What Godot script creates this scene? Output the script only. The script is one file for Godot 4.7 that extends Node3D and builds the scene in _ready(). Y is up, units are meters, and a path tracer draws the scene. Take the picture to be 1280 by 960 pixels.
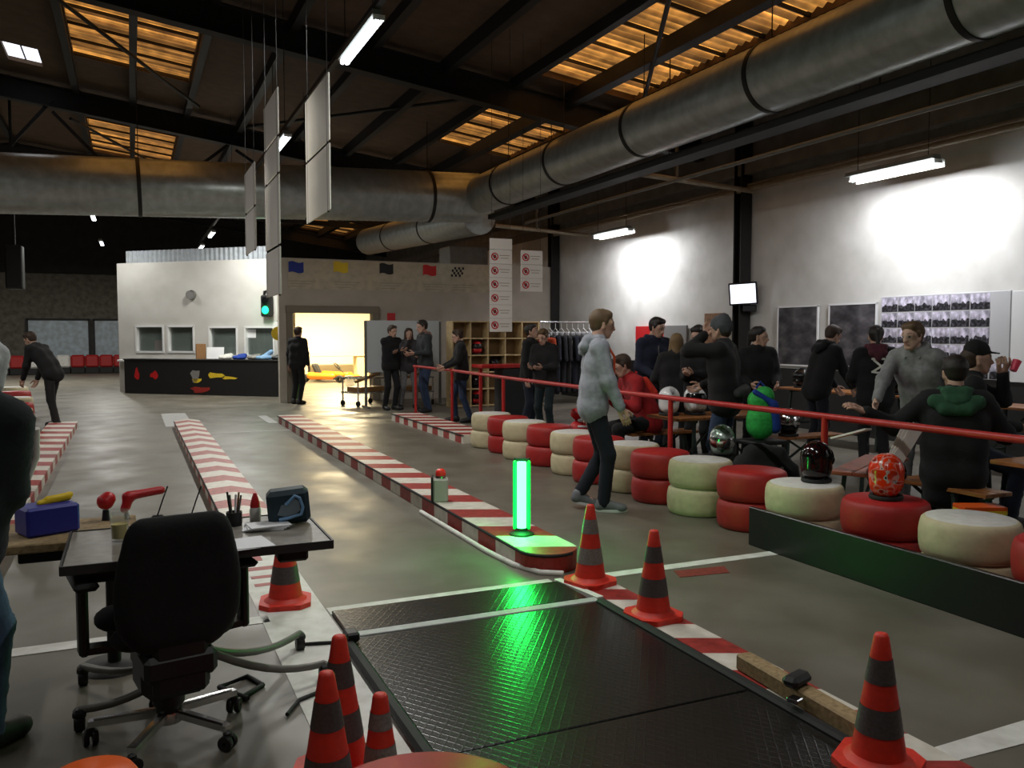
extends Node3D
# Indoor kart hall: pit lane, start plate, tyre walls, seating area, office and roof lights.

const FPX := 1060.0          # focal length in pixels of the 1280x960 frame
const EYE := 1.58
const YAW := 24.14
const PITCH := 3.347
var lens := Basis()
var M := {}
var names := {}

# ---------------------------------------------------------------- pixel helpers
func V(x: float, y: float, f: float) -> Vector3:
	return Vector3(x, y, -f)

func ray(u: float, v: float) -> Vector3:
	return lens * Vector3((u - 640.0) / FPX, -(v - 480.0) / FPX, -1.0)

func G(u: float, v: float, y := 0.0) -> Vector3:
	var r := ray(u, v)
	return r * ((y - EYE) / r.y) + Vector3(0, EYE, 0)

func PX(x: float, u: float, v: float) -> Vector3:
	var r := ray(u, v)
	return r * (x / r.x) + Vector3(0, EYE, 0)

func PF(f: float, u: float, v: float) -> Vector3:
	var r := ray(u, v)
	return r * (-f / r.z) + Vector3(0, EYE, 0)

# ---------------------------------------------------------------- mesh builder
class MB:
	var v := PackedVector3Array()
	var n := PackedVector3Array()
	var uv := PackedVector2Array()
	var col := PackedColorArray()
	var ix := PackedInt32Array()

	func raw(pv: PackedVector3Array, pn: PackedVector3Array, pi: PackedInt32Array, c := Color.WHITE, pc := PackedColorArray()) -> void:
		var base := v.size()
		v.append_array(pv)
		n.append_array(pn)
		for i in pv.size():
			uv.append(Vector2.ZERO)
			col.append(pc[i] if pc.size() else c)
		for i in pi:
			ix.append(base + i)

	func tri(a: Vector3, b: Vector3, c: Vector3, out: Vector3) -> void:
		var m := (c - a).cross(b - a)
		if m.dot(out) < 0.0:
			var t := b
			b = c
			c = t
			m = -m
		m = m.normalized()
		var base := v.size()
		v.append(a); v.append(b); v.append(c)
		for i in 3:
			n.append(m)
			uv.append(Vector2.ZERO)
			col.append(Color.WHITE)
			ix.append(base + i)

	func quad(a: Vector3, b: Vector3, c: Vector3, d: Vector3, out: Vector3) -> void:
		tri(a, b, c, out)
		tri(a, c, d, out)

	# a printed face: a = top left, b = top right, c = bottom right, d = bottom left
	func face(a: Vector3, b: Vector3, c: Vector3, d: Vector3) -> void:
		var m := (c - a).cross(b - a).normalized()
		var base := v.size()
		for p in [a, b, c, d]:
			v.append(p); n.append(m); col.append(Color.WHITE)
		uv.append(Vector2(0, 0)); uv.append(Vector2(1, 0)); uv.append(Vector2(1, 1)); uv.append(Vector2(0, 1))
		for i in [0, 1, 2, 0, 2, 3]:
			ix.append(base + i)

	func box(c: Vector3, s: Vector3, bev := 0.0, b := Basis()) -> void:
		var h := s * 0.5
		if bev <= 0.0:
			for ax in 3:
				for sg in [-1.0, 1.0]:
					var o := Vector3.ZERO
					o[ax] = sg
					var p := []
					for q in [[-1, -1], [1, -1], [1, 1], [-1, 1]]:
						var w := Vector3.ZERO
						w[ax] = sg * h[ax]
						w[(ax + 1) % 3] = q[0] * h[(ax + 1) % 3]
						w[(ax + 2) % 3] = q[1] * h[(ax + 2) % 3]
						p.append(c + b * w)
					quad(p[0], p[1], p[2], p[3], b * o)
			return
		bev = minf(bev, minf(h.x, minf(h.y, h.z)) * 0.95)
		var P := func(sx: float, sy: float, sz: float, ax: int) -> Vector3:
			var w := Vector3(sx * (h.x - bev), sy * (h.y - bev), sz * (h.z - bev))
			w[ax] += bev * (sx if ax == 0 else sy if ax == 1 else sz)
			return c + b * w
		for ax in 3:
			var i := (ax + 1) % 3
			var j := (ax + 2) % 3
			for sg in [-1.0, 1.0]:
				var p := []
				var o := Vector3.ZERO
				o[ax] = sg
				for q in [[-1, -1], [1, -1], [1, 1], [-1, 1]]:
					var w := Vector3.ZERO
					w[ax] = sg
					w[i] = q[0]
					w[j] = q[1]
					p.append(P.call(w.x, w.y, w.z, ax))
				quad(p[0], p[1], p[2], p[3], b * o)
			for si in [-1.0, 1.0]:
				for sj in [-1.0, 1.0]:
					var w0 := Vector3.ZERO
					w0[ax] = -1; w0[i] = si; w0[j] = sj
					var w1 := w0
					w1[ax] = 1
					var o2 := Vector3.ZERO
					o2[i] = si; o2[j] = sj
					quad(P.call(w0.x, w0.y, w0.z, i), P.call(w1.x, w1.y, w1.z, i), P.call(w1.x, w1.y, w1.z, j), P.call(w0.x, w0.y, w0.z, j), b * o2)
		for sx in [-1.0, 1.0]:
			for sy in [-1.0, 1.0]:
				for sz in [-1.0, 1.0]:
					tri(P.call(sx, sy, sz, 0), P.call(sx, sy, sz, 1), P.call(sx, sy, sz, 2), b * Vector3(sx, sy, sz))

	# bar between two points with a rectangular section
	func bar(a: Vector3, b: Vector3, w: float, h: float, up := Vector3.UP) -> void:
		var z := (b - a).normalized()
		var x := up.cross(z).normalized()
		if x.length() < 0.5:
			x = Vector3.RIGHT
		var y := z.cross(x)
		box((a + b) * 0.5, Vector3(w, h, a.distance_to(b)), 0.0, Basis(x, y, z))

	# profile: Vector2(radius, height), from bottom to top, outside on the right
	func lathe(prof: Array, seg := 24, xf := Transform3D(), sx := 1.0, sz := 1.0) -> void:
		var np := prof.size()
		var dn := []
		for i in np - 1:
			var d: Vector2 = prof[i + 1] - prof[i]
			dn.append(Vector2(d.y, -d.x).normalized())
		for i in np - 1:
			var base := v.size()
			for e in 2:
				var k := i + e
				var m: Vector2 = dn[i]
				var o := i - 1 if e == 0 else i + 1
				if o >= 0 and o < np - 1 and dn[o].dot(dn[i]) > 0.6:
					m = (dn[o] + dn[i]).normalized()
				for s in seg + 1:
					var a := TAU * s / seg
					var p: Vector2 = prof[k]
					v.append(xf * Vector3(p.x * cos(a) * sx, p.y, p.x * sin(a) * sz))
					n.append((xf.basis * Vector3(m.x * cos(a) / sx, m.y, m.x * sin(a) / sz)).normalized())
					uv.append(Vector2(float(s) / seg, p.y))
					col.append(Color.WHITE)
			for s in seg:
				var a0 := base + s
				var a1 := base + s + 1
				var b0 := a0 + seg + 1
				var b1 := a1 + seg + 1
				for q in [a0, b1, b0, a0, a1, b1]:
					ix.append(q)

	func tube(pts: Array, r, seg := 10, caps := true, up := Vector3(0.02, 1, 0.03)) -> void:
		var base := v.size()
		var np := pts.size()
		var x := Vector3.ZERO
		for i in np:
			var d: Vector3
			if i == 0:
				d = pts[1] - pts[0]
			elif i == np - 1:
				d = pts[i] - pts[i - 1]
			else:
				d = (pts[i + 1] - pts[i]).normalized() + (pts[i] - pts[i - 1]).normalized()
			d = d.normalized()
			if i == 0:
				x = up.cross(d)
				if x.length() < 0.1:
					x = Vector3.RIGHT.cross(d)
			x = (x - d * x.dot(d)).normalized()
			var y := d.cross(x)
			var rr: float = r[i] if r is Array else r
			for s in seg:
				var a := TAU * s / seg
				var m := x * cos(a) + y * sin(a)
				v.append(pts[i] + m * rr)
				n.append(m)
				uv.append(Vector2(float(s) / seg, i))
				col.append(Color.WHITE)
		for i in np - 1:
			for s in seg:
				var a0 := base + i * seg + s
				var a1 := base + i * seg + (s + 1) % seg
				for q in [a0, a0 + seg, a1 + seg, a0, a1 + seg, a1]:
					ix.append(q)
		if caps:
			for e in [0, np - 1]:
				var o: Vector3 = (pts[0] - pts[1]) if e == 0 else (pts[e] - pts[e - 1])
				var ring := []
				for s in seg:
					ring.append(v[base + e * seg + s])
				for s in range(1, seg - 1):
					tri(ring[0], ring[s], ring[s + 1], o)

	# poly: PackedVector2Array of (x, f); extruded from y0 to y1
	func prism(poly: PackedVector2Array, y0: float, y1: float) -> void:
		if Geometry2D.is_polygon_clockwise(poly):
			poly.reverse()
		var t := Geometry2D.triangulate_polygon(poly)
		for i in range(0, t.size(), 3):
			var a := poly[t[i]]
			var b := poly[t[i + 1]]
			var c := poly[t[i + 2]]
			tri(Vector3(a.x, y1, -a.y), Vector3(b.x, y1, -b.y), Vector3(c.x, y1, -c.y), Vector3.UP)
			tri(Vector3(a.x, y0, -a.y), Vector3(b.x, y0, -b.y), Vector3(c.x, y0, -c.y), Vector3.DOWN)
		for i in poly.size():
			var a := poly[i]
			var b := poly[(i + 1) % poly.size()]
			var o := Vector3(b.y - a.y, 0, b.x - a.x)
			quad(Vector3(a.x, y0, -a.y), Vector3(b.x, y0, -b.y), Vector3(b.x, y1, -b.y), Vector3(a.x, y1, -a.y), o)

	func done() -> ArrayMesh:
		var arr := []
		arr.resize(Mesh.ARRAY_MAX)
		arr[Mesh.ARRAY_VERTEX] = v
		arr[Mesh.ARRAY_NORMAL] = n
		arr[Mesh.ARRAY_TEX_UV] = uv
		arr[Mesh.ARRAY_COLOR] = col
		arr[Mesh.ARRAY_INDEX] = ix
		var am := ArrayMesh.new()
		am.add_surface_from_arrays(Mesh.PRIMITIVE_TRIANGLES, arr)
		return am

# ---------------------------------------------------------------- scene helpers
func numbered(called: String) -> String:
	if not names.has(called):
		names[called] = 0
		return called
	names[called] += 1
	return "%s_%03d" % [called, names[called]]

func obj(called: String, shape, m: Material, parent: Node = self) -> MeshInstance3D:
	var o := MeshInstance3D.new()
	o.name = numbered(called) if parent == self else called
	o.mesh = shape.done() if shape is MB else shape
	o.material_override = m
	parent.add_child(o, true)
	return o

func thing(called: String, label: String, category: String, at := Vector3.ZERO, turn := 0.0, group := "") -> Node3D:
	var o := Node3D.new()
	o.name = numbered(called)
	add_child(o, true)
	o.position = at
	o.rotation.y = turn
	tag(o, label, category, group)
	return o

func tag(o: Node, label: String, category: String, group := "") -> Node:
	o.set_meta("label", label)
	o.set_meta("category", category)
	if group:
		o.set_meta("group", group)
	return o

func struct(called: String, shape, m: Material, label := "") -> Node3D:
	var o: Node3D
	if shape == null:
		o = Node3D.new()
		o.name = called
		add_child(o, true)
	else:
		o = obj(called, shape, m)
	o.set_meta("kind", "structure")
	if label:
		o.set_meta("label", label)
		o.set_meta("category", called.get_slice("_", 0))
	return o

func dup(root: Node3D, at: Vector3, turn: float, label := "", group := "") -> Node3D:
	var r: Node3D = root.duplicate()
	r.name = numbered(str(root.name).rstrip("_0123456789"))
	add_child(r, true)
	r.position = at
	r.rotation = Vector3(0, turn, 0)
	if label:
		r.set_meta("label", label)
	if group:
		r.set_meta("group", group)
	return r

func rgb(r: float, g: float, b: float) -> Color:
	return Color(r / 255.0, g / 255.0, b / 255.0)

func mat(key: String, c: Color, rough := 0.7, metal := 0.0, tex: Texture2D = null, scale := 1.0, bump: Texture2D = null, bump_cm := 0.3) -> StandardMaterial3D:
	var m := StandardMaterial3D.new()
	m.resource_name = key
	m.albedo_color = c
	m.roughness = rough
	m.metallic = metal
	if tex or bump:
		m.uv1_triplanar = true
		m.uv1_world_triplanar = true
		m.uv1_scale = Vector3.ONE * scale
	if tex:
		m.albedo_texture = tex
	if bump:
		m.heightmap_enabled = true
		m.heightmap_texture = bump
		m.heightmap_scale = bump_cm
	M[key] = m
	return m

func glow(key: String, c: Color, energy: float) -> StandardMaterial3D:
	var m := mat(key, c, 0.4)
	m.emission_enabled = true
	m.emission = c
	m.emission_energy_multiplier = energy
	return m

func noise_tex(freq: float, lo: Color, hi: Color, octaves := 4, sd := 1, size := 512, mid := 0.5) -> NoiseTexture2D:
	var f := FastNoiseLite.new()
	f.seed = sd
	f.noise_type = FastNoiseLite.TYPE_SIMPLEX_SMOOTH
	f.frequency = freq
	f.fractal_octaves = octaves
	var t := NoiseTexture2D.new()
	t.width = size
	t.height = size
	t.seamless = true
	t.noise = f
	var g := Gradient.new()
	g.offsets = PackedFloat32Array([0.0, mid, 1.0])
	g.colors = PackedColorArray([lo, lo.lerp(hi, 0.5), hi])
	t.color_ramp = g
	return t

func cloth(key: String, c: Color) -> StandardMaterial3D:
	if M.has(key):
		return M[key]
	var m := mat(key, c, 0.9, 0.0, M.tex_cloth, 1.6, M.tex_fine, 0.15)
	m.uv1_world_triplanar = false
	m.rim_enabled = true
	m.rim = 0.25
	m.rim_tint = 0.6
	return m

func area_lamp(at: Vector3, towards: Vector3, size: Vector2, energy: float, c: Color, parent: Node = self) -> void:
	var l := AreaLight3D.new()
	l.name = "lamp_light"
	l.area_size = size
	l.area_normalize_energy = true
	l.light_energy = energy
	l.light_color = c
	l.shadow_enabled = true
	l.area_range = 40.0
	parent.add_child(l, true)
	var z := -towards.normalized()
	var x := Vector3.FORWARD if absf(z.z) < 0.9 else Vector3.RIGHT   # the long side runs along the hall
	x = (x - z * x.dot(z)).normalized()
	l.global_transform = Transform3D(Basis(x, z.cross(x), z), at)

# ---------------------------------------------------------------- smooth bodies (surface nets)
# each primitive: [a, b, ra, rb, flat axis, flat factor]
func sdf(prims: Array, cell: float, k: float) -> Array:
	var lo := Vector3(1e9, 1e9, 1e9)
	var hi := -lo
	for p in prims:
		var r: float = maxf(p[2], p[3]) + cell * 2.5 + k * 0.5
		lo = lo.min(p[0].min(p[1]) - Vector3(r, r, r))
		hi = hi.max(p[0].max(p[1]) + Vector3(r, r, r))
	var nx := int(ceil((hi.x - lo.x) / cell)) + 1
	var ny := int(ceil((hi.y - lo.y) / cell)) + 1
	var nz := int(ceil((hi.z - lo.z) / cell)) + 1
	var fld := PackedFloat32Array()
	fld.resize(nx * ny * nz)
	fld.fill(9.0)
	for p in prims:
		var a: Vector3 = p[0]
		var b: Vector3 = p[1]
		var ra: float = p[2]
		var rb: float = p[3]
		var flat: Vector3 = p[4] if p.size() > 4 else Vector3.UP
		var fs: float = (p[5] if p.size() > 5 else 1.0) - 1.0
		var ab := b - a
		var il := 1.0 / maxf(ab.length_squared(), 1e-9)
		var r := maxf(ra, rb) + k + cell * 1.5
		var q0 := (a.min(b) - Vector3(r, r, r) - lo) / cell
		var q1 := (a.max(b) + Vector3(r, r, r) - lo) / cell
		var x0 := maxi(0, int(q0.x))
		var x1 := mini(nx - 1, int(q1.x) + 1)
		var y0 := maxi(0, int(q0.y))
		var y1 := mini(ny - 1, int(q1.y) + 1)
		var z0 := maxi(0, int(q0.z))
		var z1 := mini(nz - 1, int(q1.z) + 1)
		for z in range(z0, z1 + 1):
			for y in range(y0, y1 + 1):
				var id := (z * ny + y) * nx + x0
				var q := lo + Vector3(x0, y, z) * cell - a
				for x in range(x0, x1 + 1):
					var t := clampf(q.dot(ab) * il, 0.0, 1.0)
					var w := q - ab * t
					if fs != 0.0:
						w += flat * (w.dot(flat) * fs)
					var d := w.length() - (ra + (rb - ra) * t)
					var o := fld[id]
					var h := k - absf(o - d)
					d = minf(o, d)
					if h > 0.0:
						d -= h * h * 0.25 / k
					fld[id] = d
					id += 1
					q.x += cell
	var vid := PackedInt32Array()
	vid.resize(nx * ny * nz)
	vid.fill(-1)
	var ov := PackedVector3Array()
	var on := PackedVector3Array()
	var oi := PackedInt32Array()
	var sy := nx
	var sz := nx * ny
	var offs := [0, 1, sy, sy + 1, sz, sz + 1, sz + sy, sz + sy + 1]
	var edges := [[0, 1], [2, 3], [4, 5], [6, 7], [0, 2], [1, 3], [4, 6], [5, 7], [0, 4], [1, 5], [2, 6], [3, 7]]
	var lim := cell * 2.0
	var c := PackedFloat32Array()
	c.resize(8)
	for z in nz - 1:
		for y in ny - 1:
			var row := (z * ny + y) * nx
			for x in nx - 1:
				var f0 := fld[row + x]
				if f0 > lim or f0 < -lim:
					continue
				var inside := 0
				for e in 8:
					c[e] = fld[row + x + offs[e]]
					if c[e] < 0.0:
						inside += 1
				if inside == 0 or inside == 8:
					continue
				var sum := Vector3.ZERO
				var cnt := 0
				for e in edges:
					var fa := c[e[0]]
					var fb := c[e[1]]
					if (fa < 0.0) == (fb < 0.0):
						continue
					var t := fa / (fa - fb)
					var pa := Vector3(e[0] & 1, (e[0] >> 1) & 1, e[0] >> 2)
					var pb := Vector3(e[1] & 1, (e[1] >> 1) & 1, e[1] >> 2)
					sum += pa.lerp(pb, t)
					cnt += 1
				vid[row + x] = ov.size()
				ov.append(lo + (Vector3(x, y, z) + sum / cnt) * cell)
				on.append(Vector3(c[1] + c[3] + c[5] + c[7] - c[0] - c[2] - c[4] - c[6], c[2] + c[3] + c[6] + c[7] - c[0] - c[1] - c[4] - c[5], c[4] + c[5] + c[6] + c[7] - c[0] - c[1] - c[2] - c[3]).normalized())
	for z in range(1, nz - 1):
		for y in range(1, ny - 1):
			var row := (z * ny + y) * nx
			for x in range(1, nx - 1):
				var id := row + x
				if vid[id] < 0:
					continue
				var f := fld[id] < 0.0
				for ax in 3:
					var st: int = 1 if ax == 0 else sy if ax == 1 else sz
					if (fld[id + st] < 0.0) == f:
						continue
					var s1: int = sy if ax == 0 else sz if ax == 1 else 1
					var s2: int = sz if ax == 0 else 1 if ax == 1 else sy
					var va := vid[id]
					var vb := vid[id - s1]
					var vc := vid[id - s1 - s2]
					var vd := vid[id - s2]
					if vb < 0 or vc < 0 or vd < 0:
						continue
					if (ov[vc] - ov[va]).cross(ov[vb] - ov[va]).dot(on[va] + on[vc]) < 0.0:
						var t2 := vb
						vb = vd
						vd = t2
					oi.append(va); oi.append(vb); oi.append(vc)
					oi.append(va); oi.append(vc); oi.append(vd)
	return [ov, on, oi]

func blob(prims: Array, cell: float, k: float) -> MB:
	var a := sdf(prims, cell, k)
	var mb := MB.new()
	mb.raw(a[0], a[1], a[2])
	return mb

var wrinkle := FastNoiseLite.new()
func crease(a: Array, amp: float, freq: float) -> Array:
	var ov: PackedVector3Array = a[0]
	for i in ov.size():
		var p := ov[i]
		ov[i] = p + a[1][i] * (wrinkle.get_noise_3d(p.x * freq, p.y * freq * 1.7, p.z * freq) * amp)
	a[0] = ov
	return a

var head_a: Array
var hand_a: Array
var hand_curl_a: Array
var hair_a := {}

func build_templates() -> void:
	wrinkle.seed = 4
	wrinkle.frequency = 1.0
	var hp := [
		[Vector3(0, 0.035, -0.025), Vector3(0, 0.03, 0.018), 0.085, 0.078, Vector3.RIGHT, 1.12],
		[Vector3(0, 0.0, 0.03), Vector3(0, -0.07, 0.042), 0.064, 0.045, Vector3.RIGHT, 1.0],
		[Vector3(0.045, -0.03, 0.0), Vector3(0.02, -0.09, 0.05), 0.03, 0.022],
		[Vector3(-0.045, -0.03, 0.0), Vector3(-0.02, -0.09, 0.05), 0.03, 0.022],
		[Vector3(-0.01, -0.097, 0.062), Vector3(0.01, -0.097, 0.062), 0.02, 0.02],
		[Vector3(0, 0.012, 0.092), Vector3(0, -0.03, 0.112), 0.009, 0.013],
		[Vector3(-0.012, -0.032, 0.102), Vector3(0.012, -0.032, 0.102), 0.009, 0.009],
		[Vector3(0.015, 0.026, 0.09), Vector3(0.05, 0.024, 0.072), 0.011, 0.009],
		[Vector3(-0.015, 0.026, 0.09), Vector3(-0.05, 0.024, 0.072), 0.011, 0.009],
		[Vector3(-0.018, -0.06, 0.088), Vector3(0.018, -0.06, 0.088), 0.009, 0.009],
		[Vector3(0.076, 0.012, -0.008), Vector3(0.076, -0.03, -0.002), 0.014, 0.009],
		[Vector3(-0.076, 0.012, -0.008), Vector3(-0.076, -0.03, -0.002), 0.014, 0.009],
		[Vector3(0, -0.06, -0.025), Vector3(0, -0.13, -0.03), 0.055, 0.056],
	]
	head_a = sdf(hp, 0.0075, 0.02)
	# right hand hanging: fingers down, palm towards +x, thumb towards +z
	for kind in 2:
		var curl := 0.45 if kind == 0 else 1.25
		var p := [[Vector3(0, -0.02, -0.022), Vector3(0, -0.08, -0.026), 0.02, 0.017, Vector3.RIGHT, 1.35], [Vector3(0, -0.02, 0.018), Vector3(0, -0.078, 0.026), 0.021, 0.018, Vector3.RIGHT, 1.35], [Vector3(0, 0.03, 0), Vector3(0, -0.02, 0), 0.026, 0.024, Vector3.RIGHT, 1.3]]
		var lens4 := [0.074, 0.082, 0.076, 0.06]
		for f in 4:
			var q := Vector3(0.0, -0.09, 0.031 - f * 0.021)
			var an := 0.15
			for j in 3:
				var l: float = lens4[f] * [0.44, 0.32, 0.24][j]
				an += curl * [0.35, 0.75, 0.6][j]
				var e := q + Vector3(sin(an), -cos(an), 0) * l
				p.append([q, e, 0.0092 - j * 0.0008, 0.0086 - j * 0.001])
				q = e
		var q2 := Vector3(0.006, -0.03, 0.03)
		for j in 3:
			var e2: Vector3 = q2 + [Vector3(0.35, -0.7, 0.75), Vector3(0.4, -0.85, 0.35), Vector3(0.5, -0.85, 0.0)][j].normalized() * [0.036, 0.03, 0.026][j]
			p.append([q2, e2, 0.0125 - j * 0.001, 0.0105 - j * 0.001])
			q2 = e2
		if kind == 0:
			hand_a = sdf(p, 0.0055, 0.007)
		else:
			hand_curl_a = sdf(p, 0.0055, 0.007)
	var cap := [[Vector3(0, 0.052, -0.03), Vector3(0, 0.058, -0.005), 0.09, 0.085, Vector3.RIGHT, 1.08], [Vector3(0, -0.005, -0.045), Vector3(0, 0.03, -0.045), 0.07, 0.08, Vector3.RIGHT, 1.0]]
	var short := cap + [[Vector3(-0.045, 0.098, 0.045), Vector3(0.04, 0.102, 0.05), 0.026, 0.026], [Vector3(0.072, 0.03, 0.01), Vector3(0.074, 0.0, 0.008), 0.014, 0.008], [Vector3(-0.072, 0.03, 0.01), Vector3(-0.074, 0.0, 0.008), 0.014, 0.008]]
	hair_a.short = crease(sdf(short, 0.0085, 0.03), 0.006, 45.0)
	var long := cap + [[Vector3(0.065, 0.04, -0.01), Vector3(0.085, -0.2, 0.0), 0.03, 0.04], [Vector3(-0.065, 0.04, -0.01), Vector3(-0.085, -0.2, 0.0), 0.03, 0.04], [Vector3(0, 0.0, -0.07), Vector3(0, -0.24, -0.085), 0.06, 0.06, Vector3.BACK, 1.2], [Vector3(-0.05, 0.098, 0.04), Vector3(0.05, 0.098, 0.04), 0.024, 0.024]]
	hair_a.long = crease(sdf(long, 0.009, 0.035), 0.008, 38.0)
	var pony := cap + [[Vector3(0, 0.05, -0.12), Vector3(0, -0.14, -0.14), 0.034, 0.02], [Vector3(-0.04, 0.098, 0.035), Vector3(0.04, 0.098, 0.035), 0.022, 0.022]]
	hair_a.pony = crease(sdf(pony, 0.009, 0.03), 0.005, 40.0)
	var beanie := [[Vector3(0, 0.06, -0.02), Vector3(0, 0.055, 0.01), 0.098, 0.093, Vector3.RIGHT, 1.08], [Vector3(0, 0.03, -0.04), Vector3(0, 0.02, -0.045), 0.085, 0.083], [Vector3(0, 0.12, -0.04), Vector3(0, 0.13, -0.05), 0.05, 0.04]]
	hair_a.beanie = crease(sdf(beanie, 0.009, 0.04), 0.005, 30.0)
	var visor := [[Vector3(0, 0.075, -0.012), Vector3(0, 0.07, 0.012), 0.092, 0.086, Vector3.RIGHT, 1.08]]
	for i in 9:
		var a := -0.9 + i * 0.225
		visor.append([Vector3(sin(a) * 0.06, 0.062, 0.06), Vector3(sin(a) * 0.085, 0.045, 0.07 + cos(a) * 0.095), 0.008, 0.006])
	hair_a.cap = sdf(visor, 0.008, 0.012)
	var hood := [[Vector3(0, 0.035, -0.03), Vector3(0, 0.03, -0.015), 0.108, 0.1, Vector3.RIGHT, 1.05], [Vector3(0, -0.05, -0.05), Vector3(0, 0.0, -0.05), 0.095, 0.1], [Vector3(0.06, -0.1, 0.0), Vector3(0.075, 0.03, 0.03), 0.04, 0.035], [Vector3(-0.06, -0.1, 0.0), Vector3(-0.075, 0.03, 0.03), 0.04, 0.035]]
	hair_a.hood = crease(sdf(hood, 0.01, 0.04), 0.006, 25.0)

func place(mb: MB, a: Array, t: Transform3D, c: Color, is_head := false) -> void:
	var pv := PackedVector3Array()
	var pn := PackedVector3Array()
	var pc := PackedColorArray()
	var mirrored := t.basis.determinant() < 0.0
	var nb := t.basis.inverse().transposed()
	for i in a[0].size():
		var p: Vector3 = a[0][i]
		pv.append(t * p)
		pn.append((nb * a[1][i]).normalized())
		var q := c
		if is_head:
			var ex := absf(absf(p.x) - 0.032)
			if p.z > 0.06 and absf(p.y - 0.006) < 0.009 and ex < 0.014:
				q = Color(0.03, 0.02, 0.015) if ex < 0.007 else Color(0.5, 0.46, 0.42)
			elif p.z > 0.07 and absf(p.y - 0.036) < 0.006 and ex < 0.02:
				q = c.lerp(Color(0.06, 0.035, 0.02), 0.7)
			elif p.z > 0.08 and absf(p.y + 0.06) < 0.01 and absf(p.x) < 0.026:
				q = c.lerp(Color(0.35, 0.08, 0.07), 0.5)
		pc.append(q)
	var pi: PackedInt32Array = a[2]
	if mirrored:
		pi = pi.duplicate()
		for i in range(0, pi.size(), 3):
			var s := pi[i + 1]
			pi[i + 1] = pi[i + 2]
			pi[i + 2] = s
	mb.raw(pv, pn, pi, c, pc)

func ik(a: Vector3, t: Vector3, l1: float, l2: float, hint: Vector3) -> Array:
	var d := t - a
	var L := clampf(d.length(), 0.08, (l1 + l2) * 0.995)
	d = d.normalized()
	t = a + d * L
	var x := (l1 * l1 - l2 * l2 + L * L) / (2.0 * L)
	var h := sqrt(maxf(0.0, l1 * l1 - x * x))
	var s := (hint - d * hint.dot(d)).normalized()
	return [a + d * x + s * h, t]

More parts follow.
